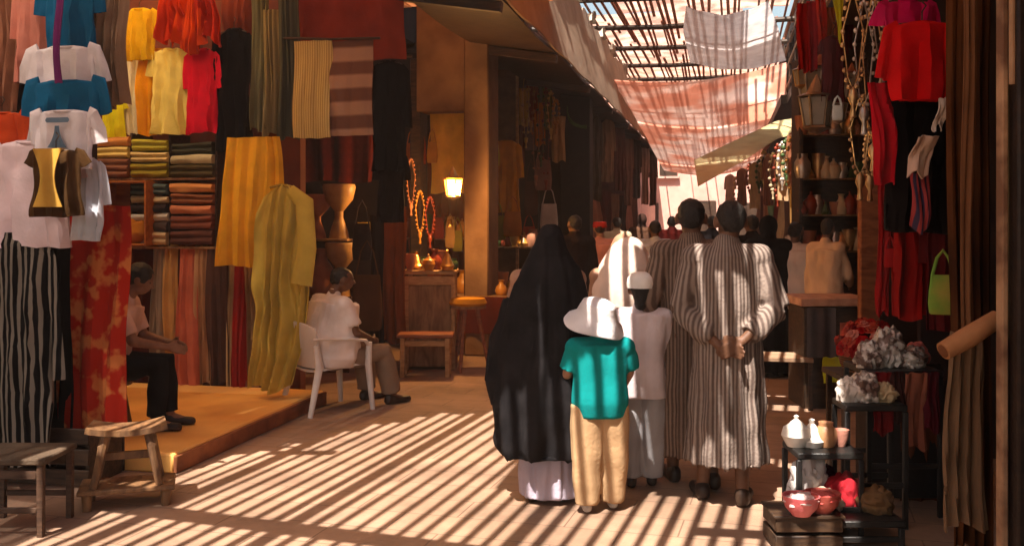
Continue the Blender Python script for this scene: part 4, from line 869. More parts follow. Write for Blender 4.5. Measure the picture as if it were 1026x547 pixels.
def heap(label, px, py, d, w, h, m, cat='cloth', name='crumpled_cloth', seed=0, spikes=.5, dep=None, z=None, f=5):
    # crumpled foil or cloth: a folded ball with deep creases
    loc = P(px, py, d); 
    if z is not None: loc.z = z
    bm = bmesh.new(); bmesh.ops.create_icosphere(bm, subdivisions=4, radius=1)
    for v in bm.verts:
        p = v.co.copy(); q = 1 + spikes * (abs(mnoise.noise(p * f * .35 + Vector((seed, 0, 0)))) * 1.6 - .3) + .25 * spikes * mnoise.noise(p * f + Vector((0, seed, 0)))
        v.co = Vector((p.x * q * w / 2, p.y * q * (dep or w) / 2, max(0, (p.z * q + .55) / 1.55) * h))
    b = MB(); bm.verts.index_update(); b.add([v.co for v in bm.verts], [[v.index for v in f_.verts] for f_ in bm.faces]); bm.free()
    return b.build(name, m, None, loc=loc, rz=seed, smooth=spikes < .6, label=label, cat=cat)
FOIL = M('crinkled_silver', (.62, .55, .49), (.16, .10, .08), rough=.35, metal=.25, bump=1, bscale=40, scale=16, thr=(.46, .54))
def row_on(T, s, back=.5):
    p = T[1] + (T[2] - T[1]) * s + T[3] * 2 * back; return Vector((p.x, p.y, T[0] - .0015))
for i, (s, bk, w, h, cn) in enumerate([(.12, .3, .15, .15, 'left'), (.42, .45, .19, .22, 'tall middle'), (.72, .35, .16, .12, 'right')]):
    o = heap('crinkled silver and white wrapped bundle on the top black tier, the %s one' % cn, 0, 0, 1, w, h, FOIL, 'wrapped bundle', 'wrapped_bundle', seed=i * 2.3 + 1, spikes=.32, f=6); o.location = row_on(T1, s, bk)
for i, (s, w, h, cn) in enumerate([(.15, .12, .13, 'white'), (.42, .16, .16, 'silver grey'), (.75, .13, .10, 'cream')]):
    o = heap('%s wrapped bundle on the middle black tier' % cn, 0, 0, 1, w, h, [C(230, 220, 210), FOIL, C(206, 180, 140)][i], 'wrapped bundle', 'wrapped_bundle', seed=i * 3.3 + 2, spikes=.32, f=6); o.location = row_on(T2, s, .5)
WG = M('white_glaze', (.80, .77, .72), (.66, .60, .52), rough=.25, bump=.05)
for i, (s, k, h, m_, cn) in enumerate([(.10, 'teapot', .17, WG, 'white'), (.34, 'tagine', .15, WG, 'white'), (.56, 'pot', .13, M('glaze_tan', sc(190, 140, 100), rough=.4), 'tan'), (.80, 'bowl', .09, M('glaze_pink', sc(214, 150, 130), rough=.4), 'pale pink')]):
    pr_ = [(r * h * .95, z * h) for r, z in VASE[k]]
    o = MB().lathe(pr_, n=24).build(k, m_, None, loc=row_on(T3, s, .5), label='%s %s on the low front tier of the black stand, %s from the left' % (cn, k, ORD[i]), cat=k, group='pottery on the low tier')
    o.location.z = T3[0] + .0
# white parcel and pink bowls left of the stand, on a crate
a = P(812, 482, 5.1); a.z = 0
ck = E('wooden_crate', (a.x - .05, a.y, 0), 'small dark crate carrying the white parcel and pink bowls', 'crate', rz=TH)
zc2 = P(0, 508, 5.1).z
for z in (zc2 * .25, zc2 * .75): MB().box((0, 0, z), (.34, .26, zc2 * .4)).build('slat', WOOD_DARK, ck)
MB().box((0, 0, zc2 - .008), (.36, .28, .016)).build('top', WOOD_DARK, ck)
heap('white crumpled parcel lying behind the pink bowls', 808, 476, 5.32, .26, .22, C(226, 218, 214), 'parcel', 'wrapped_bundle', seed=4, spikes=.45, z=zc2 - .001, dep=.16)
PK = M('pink_glaze', sc(226, 130, 130), sc(190, 84, 90), rough=.35)
for i, (x, m_, cn) in enumerate([(801, PK, 'rose pink'), (822, M('brick_glaze', sc(190, 96, 84), sc(150, 60, 52), rough=.35), 'brick pink')]):
    q = P(x, 506, 5.0 + .05 * i); o = MB().lathe([(r * .19, z * .10) for r, z in VASE['bowl']], n=28).build('bowl', m_, None, loc=(q.x, q.y, zc2 - .001), label='%s bowl at the foot of the black stand' % cn, cat='bowl')
    heap('%s cloth filling the %s bowl' % (['white', 'coral'][i], cn), x, 0, 5.0 + .05 * i, .15, .05, [C(230, 200, 196), C(206, 96, 90)][i], 'cloth', 'crumpled_cloth', seed=i + 6, z=zc2 + .055)
# dense dark red clutter hung between the post and the black dress
RC = [(150, 24, 24), (96, 20, 22), (186, 50, 36), (70, 26, 30), (128, 60, 44), (170, 30, 50), (60, 36, 30), (150, 96, 60)]
RN = ['brick red', 'wine', 'vermilion', 'plum', 'rust', 'crimson', 'umber', 'tan']
for i in range(8):
    x = 876 + i * 7.5 + rnd.uniform(-2, 2); y0 = 176 + rnd.uniform(-8, 12)
    drape('%s scarf in the row below the black dress, %s from the left' % (RN[i], ORD[i]), x, y0, x + rnd.uniform(9, 15), y0 + rnd.uniform(80, 140), 0, C(*RC[i]), d=5.5 + .07 * (i % 3), amp=.018, pl=2, bot=rnd.uniform(.7, 1.1), group='scarves below the black dress')
for i in range(7):
    x = 884 + i * 9.5; y0 = 232 + rnd.uniform(-6, 14)
    bag('%s pouch hanging over the dark stand, %s from the left' % (RN[(i * 3) % 8], ORD[i]), x, y0, x + rnd.uniform(9, 14), y0 + rnd.uniform(26, 44), 0, C(*RC[(i * 3) % 8]), d=5.35 + .08 * (i % 2), group='pouches over the dark stand')
for i in range(6):
    x = 802 + i * 10; lantern('small brass lantern in the row above the trinket shelves, %s from the left' % ORD[i], x, 58 + rnd.uniform(-10, 8), 96 + rnd.uniform(-8, 12), d=10.2, mat=[BRASS, gs, CLAY][i % 3], group='lanterns above the trinket shelves')
for i in range(6):
    x = 798 + i * 9; y0 = 2 + rnd.uniform(-10, 10)
    drape('%s textile hanging from the gallery above the lanterns, %s from the left' % (RN[(i * 5) % 8], ORD[i]), x, y0, x + 10, y0 + rnd.uniform(40, 70), 0, C(*RC[(i * 5) % 8]), d=9.8 + .1 * i, amp=.03, pl=2, group='textiles hanging from the gallery')
# red flower heap
fb = P(868, 352, 6.6); fl = E('flower_basket', (fb.x, fb.y, fb.z - .12), 'wicker basket holding the heap of cloth flowers', 'basket')
basket_mb(.2, .14).build('basket', M('wicker', sc(150, 96, 52), sc(90, 52, 28), kind='bands', scale=20), fl)
r3 = random.Random(3); FC = [((196, 24, 26), 'scarlet'), ((220, 90, 66), 'coral'), ((150, 16, 20), 'deep red'), ((236, 150, 130), 'pale pink')]
flm = []
for j, (c, cn) in enumerate(FC):
    b = MB()
    for ring, (np_, rr0, up0) in enumerate(((6, .042, .012), (5, .028, .026), (4, .015, .036))):
        for k in range(np_):
            q = k * 6.283 / np_ + ring * .5
            def pt(u, v, q=q, rr0=rr0, up0=up0): w_ = (u - .5) * 1.15 * math.sin(math.pi * (.15 + .75 * v)); return (rr0 * v * math.cos(q) - w_ * rr0 * math.sin(q), rr0 * v * math.sin(q) + w_ * rr0 * math.cos(q), up0 * math.sin(v * 2.2) + .004)
            b.sheet(pt, 4, 4, .002)
    b.lathe([(.001, -.012), (.012, -.004), (.014, .008), (.001, .018)], n=8)
    flm.append(b)
meshes = {}
for i in range(46):
    j = r3.choice([0, 0, 1, 1, 2, 3]); cn = FC[j][1]
    a1, a2 = r3.uniform(0, 6.28), r3.uniform(.05, 1.45); c0 = Vector((.20 * math.cos(a1) * math.cos(a2), .18 * math.sin(a1) * math.cos(a2), .11 + .19 * math.sin(a2)))
    loc = Vector((fb.x, fb.y, fb.z - .12)) + c0; lb_ = '%s cloth flower among those heaped in the basket' % cn
    if j not in meshes: o = flm[j].build('cloth_flower', C(*FC[j][0]), None, label=lb_, cat='flower', group='cloth flowers in the basket'); meshes[j] = o
    else: o = meshes[j].copy(); COL.objects.link(o)
    o.location = loc; nrm = c0 - Vector((0, 0, .08)); o.rotation_euler = nrm.to_track_quat('Z', 'Y').to_euler()
    s_ = r3.uniform(.9, 1.4); o.scale = (s_, s_, s_)
MB().ell((0, 0, .15), (.165, .15, .13), 18).build('moss_filling', C(60, 40, 26), fl)
ft = E('low_table', (fb.x, fb.y, 0), 'dark stand under the basket of red flowers', 'table', rz=TH)
MB().box((0, 0, fb.z - .14), (.5, .4, .036)).build('top', WOOD_DARK, ft)
for sx in (-1, 1):
    for sy in (-1, 1): MB().box((sx * .21, sy * .16, (fb.z - .16) / 2), (.035, .035, fb.z - .16)).build('leg', WOOD_DARK, ft)
# dark chest behind the stand and beyond
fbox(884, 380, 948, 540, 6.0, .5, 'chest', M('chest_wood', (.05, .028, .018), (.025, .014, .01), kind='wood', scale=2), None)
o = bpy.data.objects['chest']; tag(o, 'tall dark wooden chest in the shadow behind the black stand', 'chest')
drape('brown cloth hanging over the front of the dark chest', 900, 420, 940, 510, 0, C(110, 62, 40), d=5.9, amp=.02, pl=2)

# jumble on and around the black stand
JC = [((150, 22, 26), 'dark red'), ((206, 120, 110), 'salmon'), ((96, 40, 30), 'brown'), ((190, 170, 150), 'oatmeal'), ((176, 40, 50), 'crimson'), ((120, 90, 60), 'khaki'), ((70, 26, 40), 'plum')]
for i, (T, s_, bk, w, h) in enumerate([(T1, .28, .78, .16, .14), (T1, .93, .75, .14, .12), (T2, .93, .8, .10, .10), (T4, .18, .35, .18, .12), (T4, .48, .55, .2, .17), (T4, .80, .35, .18, .13), (T4, .30, .85, .2, .2)]):
    o = heap('%s crumpled cloth in the jumble on the %s tier of the black stand' % (JC[i][1], 'bottom' if T is T4 else ('top' if T is T1 else 'middle')), 0, 0, 1, w, h, C(*JC[i][0]), 'cloth', 'crumpled_cloth', seed=i * 1.7 + 3, spikes=.3, f=5); o.location = row_on(T, s_, bk)
for i, (x0, x1, y1, c, cn) in enumerate([(872, 892, 432, (130, 24, 28), 'dark red'), (890, 905, 420, (60, 30, 26), 'dark brown'), (904, 926, 446, (150, 90, 70), 'dusty tan'), (924, 940, 430, (90, 26, 36), 'plum')]):
    drape('%s cloth hanging from the front edge of the top black tier' % cn, x0, 372, x1, y1, 0, C(*c), d=5.5, amp=.015, pl=2, group='cloths over the top tier edge')
# ================================================================== PEOPLE
def remeshed(mb, voxel, smooth=2, fn=None, name='body'):
    me = mb.mesh(name); bm = bmesh.new(); bm.from_mesh(me); bmesh.ops.recalc_face_normals(bm, faces=bm.faces); bm.to_mesh(me); bm.free()
    o = bpy.data.objects.new('tmp', me); COL.objects.link(o)
    m = o.modifiers.new('r', 'REMESH'); m.mode = 'VOXEL'; m.voxel_size = voxel
    s = o.modifiers.new('s', 'SMOOTH'); s.factor = .5; s.iterations = smooth
    dg = bpy.context.evaluated_depsgraph_get(); ne = bpy.data.meshes.new_from_object(o.evaluated_get(dg))
    bpy.data.objects.remove(o); bpy.data.meshes.remove(me); ne.name = name
    if fn:
        n_ = len(ne.vertices); co = np.zeros(n_ * 3); ne.vertices.foreach_get('co', co); co = co.reshape(-1, 3)
        no = np.zeros(n_ * 3); ne.vertices.foreach_get('normal', no); no = no.reshape(-1, 3)
        co = fn(co, no); ne.vertices.foreach_set('co', co.reshape(-1)); ne.update()
    ne.polygons.foreach_set('use_smooth', [True] * len(ne.polygons))
    return ne
def put(me, name, mat, parent):
    me.materials.clear(); me.materials.append(mat); o = bpy.data.objects.new(name, me); COL.objects.link(o); o.parent = parent; return o
def capsule(b, p0, p1, r0, r1, n=14):
    p0, p1 = Vector(p0), Vector(p1); t = (p1 - p0).normalized(); pts = []; rr = []
    for q in (-1, -.85, -.55, -.25, 0): pts.append(p0 + t * r0 * q); rr.append(max(1e-4, r0 * math.sqrt(max(0, 1 - q * q))))
    for q in (0, .25, .55, .85, 1): pts.append(p1 + t * r1 * q); rr.append(max(1e-4, r1 * math.sqrt(max(0, 1 - q * q))))
    return b.tube(pts, rr, n)
def hand(b, w, d, nrm, side, s=1.0, curl=.5):
    # palm plus four fingers and a thumb; d = direction, nrm = palm normal, side = towards the thumb
    w, d, nrm, side = Vector(w), Vector(d).normalized(), Vector(nrm).normalized(), Vector(side).normalized()
    for q in (-1, -.3, .4, 1): capsule(b, w + side * q * .018 * s, w + d * .085 * s + side * q * .030 * s, .014 * s, .0125 * s, 10)
    for q, L in ((.033, .070), (.011, .080), (-.011, .074), (-.033, .058)):
        k0 = w + d * .088 * s + side * q * s; d1 = (d + nrm * curl * .6).normalized(); d2 = (d + nrm * curl * 1.8).normalized()
        k1 = k0 + d1 * L * .55 * s; k2 = k1 + d2 * L * .5 * s
        capsule(b, k0, k1, .0095 * s, .0088 * s, 10); capsule(b, k1, k2, .0088 * s, .0075 * s, 10)
    t0 = w + d * .02 * s + side * .026 * s; t1 = w + d * .055 * s + side * .058 * s + nrm * .012 * s; t2 = t1 + (d * .8 + side * .25 + nrm * .5).normalized() * .034 * s
    capsule(b, t0, t1, .013 * s, .011 * s, 10); capsule(b, t1, t2, .011 * s, .009 * s, 10)
def rotz(v, a): return Matrix.Rotation(a, 3, 'Z') @ Vector(v)
def body_mb(H, J, head=0, tilt=0, hs=1.0, curl=.5, hands=True, lean=0):
    b = MB(); g = lambda k: Vector(J[k]) * H
    hc = g('head'); Mh = Matrix.Rotation(head, 3, 'Z') @ Matrix.Rotation(tilt, 3, 'X')
    def hp(x, y, z): return hc + Mh @ (Vector((x, y, z)) * H * hs)
    b.ell(hp(0, 0, .008), Vector((.043, .053, .054)) * H * hs, 20, Mh)
    b.ell(hp(0, .012, -.024), Vector((.034, .042, .042)) * H * hs, 18, Mh)             # jaw
    capsule(b, hp(0, .050, .006), hp(0, .063, -.012), .0055 * H * hs, .0085 * H * hs)  # nose
    b.ell(hp(0, .050, -.032), Vector((.014, .008, .006)) * H * hs, 10, Mh)             # lips
    capsule(b, hp(-.018, .046, .014), hp(.018, .046, .014), .006 * H, .006 * H)        # brow
    for s in (-1, 1): b.ell(hp(s * .047, -.002, -.004), Vector((.008, .014, .020)) * H * hs, 10, Mh)
    capsule(b, g('neck'), hp(0, -.008, -.02), .032 * H, .029 * H)
    # trunk: shoulder girdle to pelvis
    ne, pe_ = g('neck'), g('pelvis'); sl_, sr = g('shL'), g('shR')
    capsule(b, sl_, sr, .038 * H, .038 * H); ch_ = ne.lerp(pe_, .38); wa = ne.lerp(pe_, .68)
    fw = (sr - sl_).normalized()
    for (c0, c1, ra, rb_, off0, off1) in ((ne.lerp(pe_, .20), ch_, .048, .060, .056, .050), (ch_, wa, .062, .054, .048, .036), (wa, pe_, .054, .064, .036, .038)):
        for s in (-1, 1): capsule(b, c0 + fw * s * off0 * H, c1 + fw * s * off1 * H, ra * H, rb_ * H)
    for s in ('L', 'R'):
        capsule(b, g('sh' + s), g('el' + s), .031 * H, .024 * H); capsule(b, g('el' + s), g('wr' + s), .0235 * H, .0155 * H)
        capsule(b, g('hip' + s), g('kn' + s), .050 * H, .033 * H); capsule(b, g('kn' + s), g('an' + s), .033 * H, .021 * H)
        b.ell(g('kn' + s).lerp(g('an' + s), .28) - Vector((0, .008 * H, 0)), Vector((.030, .034, .06)) * H, 14)
        a = g('an' + s); t = a + Vector(J.get('toe' + s, (0, .095, -.028))) * H
        capsule(b, a + Vector((0, -.012 * H, -.022 * H)), t, .020 * H, .015 * H); capsule(b, a, t, .018 * H, .012 * H)
        if hands:
            w = g('wr' + s); e = g('el' + s); d = Vector(J.get('hd' + s, (w - e))); nr = Vector(J.get('hn' + s, (1 if s == 'L' else -1, 0, 0))); sd = Vector(J.get('ht' + s, (0, 1, 0)))
            hand(b, w, d, nr, sd, H / 1.75 * 1.0, curl)
    return b, hp
STAND = dict(head=(0, .008, .930), neck=(0, 0, .845), pelvis=(0, 0, .53), shL=(-.105, 0, .808), shR=(.105, 0, .808), elL=(-.135, -.01, .63), elR=(.135, -.01, .63), wrL=(-.14, .03, .485), wrR=(.14, .03, .485),
             hipL=(-.052, 0, .515), hipR=(.052, 0, .515), knL=(-.055, .01, .285), knR=(.055, .01, .285), anL=(-.055, -.01, .045), anR=(.055, -.01, .045))
def hair_mb(hp, H, hs=1, Mh=None, long=0, cover=1.0):
    b = MB(); c = hp(0, -.010, .016)
    b.ell(c, Vector((.0455, .052, .050)) * H * hs * cover, 22, Mh)
    b.ell(hp(0, -.024, .0), Vector((.040, .036, .038)) * H * hs * cover, 18, Mh)
    if long: capsule(b, hp(0, -.03, -.0), hp(0, -.035, -long), .036 * H, .03 * H)
    s = rnd.uniform(0, 9)
    def f(co, no): return co + no * np.array([[.006 * mnoise.noise(Vector(p) * 38 + Vector((s, 0, 0)))] for p in co])
    return remeshed(b, .009, 1, f, 'hair')
def folds(k=9, a0=.0, a1=.03, ztop=1.4, cx=0, cy_=0, nz=.012, seed=0):
    def f(co, no):
        out = co.copy()
        for i, (p, q) in enumerate(zip(co, no)):
            ang = math.atan2(p[1] - cy_, p[0] - cx); t = min(1, max(0, (ztop - p[2]) / max(.1, ztop)))
            w = mnoise.noise(Vector((ang * 1.3 + seed, p[2] * .9, seed)))
            d = (a0 + (a1 - a0) * t) * (math.sin(k * ang + 2.5 * w + seed) + .45 * math.sin(2.1 * k * ang + 3 * w)) + nz * mnoise.noise(Vector(p) * 7 + Vector((seed, 0, 0))) + .4 * nz * mnoise.noise(Vector((p[0] * 16, p[1] * 16, p[2] * 9 + seed)))
            out[i] = p + q * d * (1 if abs(q[2]) < .75 else .15) * (1 if a1 < .01 else min(1, .35 + t * 1.6))
        return out
    return f
def stripe_attr(me, cx=0, cy_=0, k=30, amount=.35):
    at = me.attributes.new('stripe', 'FLOAT', 'POINT'); n_ = len(me.vertices); co = np.zeros(n_ * 3); me.vertices.foreach_get('co', co); co = co.reshape(-1, 3)
    # seam at the front (+y); sleeves follow x
    at.data.foreach_set('value', np.array([k * 1.2 * math.atan2(p[0] - cx, -(p[1] - cy_) + .10) + 40 * .25 * p[0] for p in co], dtype=np.float32))
def person(label, loc, rz, H, J, skin, head=0, hcov=1.0, tilt=0, voxel=.011, hair=True, group=None, hs=1.0, curl=.5, hairm=None, hands=True, eyes=True, long=0):
    t = E('person', loc, label, 'person', group, rz=rz); JJ = dict(STAND); JJ.update(J)
    b, hp = body_mb(H, JJ, head, tilt, hs, curl, hands); put(remeshed(b, voxel, 1), 'body', skin, t)
    Mh = Matrix.Rotation(head, 3, 'Z') @ Matrix.Rotation(tilt, 3, 'X')
    if hair: put(hair_mb(hp, H, hs, Mh, long, hcov), 'hair', hairm or HAIR, t)
    if eyes:
        for s in (-1, 1): MB().ell(hp(s * .017, .0475, .005), Vector((.006, .0035, .0035)) * H, 10, Mh).build('eye', M('eye', (.03, .02, .015), rough=.2), t)
    return t, JJ, hp, Mh
def shoes(t, JJ, H, mat, name='shoe', up=.012, only='LR'):
    for s in only:
        a = Vector(JJ['an' + s]) * H; tt = a + Vector(JJ.get('toe' + s, (0, .095, -.028))) * H
        b = MB(); capsule(b, a + Vector((0, -.016 * H, -.024 * H)), tt, .024 * H, .020 * H); b.ell(a + Vector((0, -.006 * H, -.012 * H)), Vector((.026, .034, .028)) * H, 14)
        me = remeshed(b, .009, 1, lambda co, no: np.column_stack([co[:, 0], co[:, 1], np.maximum(co[:, 2], a.z - .042 * H)]), name); put(me, name, mat, t)
def trousers(t, JJ, H, mat, rw=.062, rk=.048, ra=.040, name='trousers', seed=0, up=0.02, voxel=.011):
    b = MB(); g = lambda k: Vector(JJ[k]) * H; pe_ = g('pelvis')
    for s in (-1, 1): capsule(b, pe_ + Vector((s * .04 * H, 0, .05 * H)), pe_ + Vector((s * .045 * H, 0, -.01 * H)), .066 * H, .068 * H)
    for s in 'LR':
        hip, kn, an = g('hip' + s), g('kn' + s), g('an' + s) + Vector((0, 0, up * H))
        b.tube([hip + Vector((0, 0, .02 * H)), hip.lerp(kn, .5), kn, kn.lerp(an, .5), an], [rw * H, (rw + rk) / 2 * H, rk * H, (rk + ra) / 2 * H, ra * H], 18)
    put(remeshed(b, voxel, 1, folds(5, .002, .006, .5 * H, nz=.010, seed=seed), name), name, mat, t)
def top(t, JJ, H, mat, name='shirt', length=.10, sleeve=1.0, m=.014, seed=0, voxel=.011, nz=.012, r_sl=.030, belly=0, k=5, a1=.006):
    b = MB(); g = lambda q: Vector(JJ[q]) * H; ne, pe_ = g('neck'), g('pelvis'); fw = (g('shR') - g('shL')).normalized(); mm = m * H / 1.75 * 1.3
    capsule(b, g('shL'), g('shR'), .036 * H + min(mm, .018), .036 * H + min(mm, .018))
    capsule(b, ne - Vector((0, 0, .02 * H)), ne + Vector((0, 0, .004 * H)), .036 * H, .036 * H)
    ch_, wa = ne.lerp(pe_, .38), ne.lerp(pe_, .68); hem = pe_ + (pe_ - wa).normalized() * length * H
    pts = [ne.lerp(pe_, .12), ch_, wa, pe_, hem]; rr = [.056, .064, .060 + belly, .070 + belly, .073]; off = [.062, .052, .042, .040, .040]
    for i in range(4):
        for s in (-1, 1): b.tube([pts[i] + fw * s * off[i] * H, pts[i + 1] + fw * s * off[i + 1] * H], [rr[i] * H + mm, rr[i + 1] * H + mm], 18)
        b.tube([pts[i], pts[i + 1]], [rr[i] * H + mm, rr[i + 1] * H + mm], 18)
    for s in 'LR':
        sh_, el, wr = g('sh' + s), g('el' + s), g('wr' + s)
        if sleeve <= .6: r_sl2 = r_sl; e = sh_.lerp(el, sleeve / .6); b.tube([sh_, sh_.lerp(e, .5), e], [.040 * H, (r_sl + .010) * H, (r_sl + .010) * H], 16)
        else:
            capsule(b, sh_, el, .040 * H, r_sl * H + .006); e = el.lerp(wr, (sleeve - .6) / .4); b.tube([el, e], [r_sl * H + .006, r_sl * H * 1.02], 16)
    put(remeshed(b, voxel, 1, folds(k, .001, a1, pts[0].z, nz=nz, seed=seed), name), name, mat, t)
    return t

# ---- the seated shopkeeper at the left
STOOLP = G(140, 415, .13)
H = 1.68; base = P(108, 420, 7.3)
sp = Vector((base.x, base.y, .13))
SIT = dict(head=(.0, .14, .66), neck=(0, .085, .585), pelvis=(0, 0, .285), shL=(-.100, .065, .548), shR=(.100, .065, .548), elL=(-.115, .12, .40), elR=(.125, .14, .40), wrL=(-.05, .26, .37), wrR=(.06, .27, .365),
           hipL=(-.055, .02, .265), hipR=(.055, .02, .265), knL=(-.065, .235, .285), knR=(.07, .235, .285), anL=(-.06, .25, .045), anR=(.07, .22, .045), htL=(0, 0, 1), htR=(0, 0, 1), hnL=(1, 0, 0), hnR=(-1, 0, 0))
t, JJ, hp, Mh = person('seated shopkeeper with black hair leaning forward beside the red patterned cloth', (sp.x, sp.y, .13), R(-72), H, SIT, M('skin_brown', (.26, .13, .08), (.20, .095, .055), rough=.55, bump=.08, scale=20), head=0, tilt=R(-26), hcov=1.12)
top(t, JJ, H, C(226, 190, 176), sleeve=.5, length=.02, seed=2)
trousers(t, JJ, H, C(22, 18, 20), seed=1); shoes(t, JJ, H, LEATHER)
b = E('low_stool', (sp.x, sp.y, .131), 'round stool under the seated shopkeeper in dark trousers', 'stool')
MB().lathe([(.001, .33), (.17, .33), (.18, .355), (.16, .375), (.001, .375)], n=24).build('seat', WOOD, b)
for k in range(4): q = k * 1.571 + .4; MB().tube([(.1 * math.cos(q), .1 * math.sin(q), .335), (.16 * math.cos(q), .16 * math.sin(q), 0)], .018, 8).build('leg', WOOD, b)

# ---- the man in white on the plastic chair
base = G(337, 410); H = 1.66
SIT2 = dict(SIT); SIT2.update(head=(.0, .075, .690), neck=(0, .03, .61), pelvis=(0, 0, .285), shL=(-.112, .01, .565), shR=(.112, .01, .565), elL=(-.15, .05, .42), elR=(.14, .06, .42), wrL=(-.08, .19, .36), wrR=(.07, .20, .36), knL=(-.085, .25, .29), knR=(.085, .25, .29), anL=(-.085, .27, .045), anR=(.09, .30, .045))
FZ = R(-36)
t, JJ, hp, Mh = person('man in a white shirt and grey trousers seated on the white plastic chair', (base.x - .10, base.y + .05, 0), FZ, H, SIT2, SKIN_D, head=R(-18), tilt=R(-8))
top(t, JJ, H, C(236, 224, 220, trans=.05), sleeve=.45, length=.05, m=.045, seed=5, belly=.02, nz=.022); t.scale = (1.12, 1.12, 1.0); trousers(t, JJ, H, C(148, 124, 104), rw=.068, rk=.056, ra=.044, seed=3); shoes(t, JJ, H, LEATHER)
pc = E('plastic_chair', (base.x - .10, base.y + .05, 0), 'white moulded plastic armchair under the man in the white shirt', 'chair', rz=FZ)
MB().sheet(lambda u, v: ((u - .5) * (.46 - .04 * v), .27 - .50 * v, .415 - .03 * v - .02 * math.sin(math.pi * u)), 12, 12, .02).build('seat', WHITEP, pc)
bk = MB()
bk.sheet(lambda u, v: ((u - .5) * (.44 + .06 * v), -.235 - .10 * v + .05 * (2 * u - 1) ** 2, .40 + .40 * v - .05 * v * (2 * u - 1) ** 2), 16, 12, .018); bk.build('backrest', WHITEP, pc)
for s in (-1, 1):
    MB().tube([(s * .235, -.30, .66), (s * .285, -.16, .66), (s * .295, .05, .645), (s * .285, .20, .62), (s * .27, .25, .56)], [.020, .026, .028, .028, .022], 12, flat=.5, up=(0, 0, 1)).build('armrest', WHITEP, pc)
    MB().tube([(s * .27, .25, .60), (s * .245, .255, .42), (s * .265, .29, .0)], [.026, .032, .022], 12).build('leg', WHITEP, pc)
    MB().tube([(s * .235, -.27, .60), (s * .225, -.23, .40), (s * .25, -.33, .0)], [.024, .034, .022], 12).build('leg', WHITEP, pc)

# ---- robes
def robe(t, H, JJ, rings, mat, name='robe', sl=None, seed=0, k=11, a1=.022, stripes=None, voxel=.012, nz=.016, ztop=None):
    b = MB(); b.loft([(z, x, y, rx, ry) for z, x, y, rx, ry in rings], 36)
    if sl: capsule(b, Vector(JJ['shL']) * H, Vector(JJ['shR']) * H, .088, .088); capsule(b, Vector((0, -.005, JJ['shL'][2] * H + .01)), Vector((0, 0, JJ['shL'][2] * H + .075)), .135, .082)
    for pts, rr in (sl or []): b.tube(pts, rr, 18)
    me = remeshed(b, voxel, 2, folds(k, .001, a1, ztop or rings[-1][0], nz=nz, seed=seed), name)
    if stripes: stripe_attr(me, k=stripes)
    return put(me, name, mat, t)
def sv(p, H=1): return Vector(p) * H
STR1 = M('djellaba_stripes', sc(136, 114, 100), sc(88, 70, 60), kind='attr', attr='stripe', rough=.9, scale=30, bump=.5, bscale=60, thr=(.3, .72), trans=.08)
STR2 = M('djellaba_grey_stripes', sc(150, 134, 124), sc(98, 83, 76), kind='attr', attr='stripe', rough=.9, scale=30, bump=.5, bscale=60, thr=(.25, .75), trans=.08)
# man B: near, right arm folded behind his back
base = G(727, 502); H = 1.80
JB = dict(anL=(-.075, .05, .045), anR=(.045, -.03, .048), knL=(-.06, .05, .285), knR=(.05, .01, .285), elR=(.158, -.03, .645), wrR=(.035, -.105, .545), elL=(-.155, -.01, .64), wrL=(-.035, -.085, .53),
          hdR=(-.9, -.15, -.55), hnR=(0, 1, .1), htR=(-.3, 0, 1), hdL=(.9, -.35, -.25), hnL=(0, -1, 0), htL=(0, 0, 1), head=(.012, .012, .930), toeR=(.03, .09, -.028), toeL=(-.02, .095, -.028))
t, JJ, hp, Mh = person('tall man in a grey brown striped robe with hands clasped behind his back', base, TH + R(-6), H, JB, SKIN_D, head=R(10), curl=.75, voxel=.008, hs=1.06)
g = lambda q: Vector(JJ[q]) * H
rg = [(.245, .0, .0, .238, .19), (.28, 0, 0, .236, .188), (.55, 0, 0, .215, .175), (.85, 0, 0, .20, .165), (1.05, 0, 0, .195, .16), (1.22, 0, .0, .20, .155), (1.36, 0, .0, .215, .15), (1.44, 0, .0, .20, .135), (1.50, 0, .0, .13, .10), (1.545, 0, .005, .075, .07), (1.565, 0, .005, .066, .064)]
slB = []
for s in 'LR':
    slB.append(([g('sh' + s), g('sh' + s).lerp(g('el' + s), .5), g('el' + s)], [.075, .076, .070]))
    slB.append(([g('el' + s) + Vector((0, 0, .0)), g('el' + s).lerp(g('wr' + s), .45), g('el' + s).lerp(g('wr' + s), .80)], [.070, .066, .062]))
robe(t, H, JJ, rg, STR2, sl=slB, seed=3, k=12, a1=.018, stripes=58)
shoes(t, JJ, H, LEATHER)
# collar
MB().lathe([(.076, 1.53), (.078, 1.555), (.070, 1.575), (.062, 1.575), (.060, 1.54)], (0, .006, 0), 24).build('collar', STR2, t)
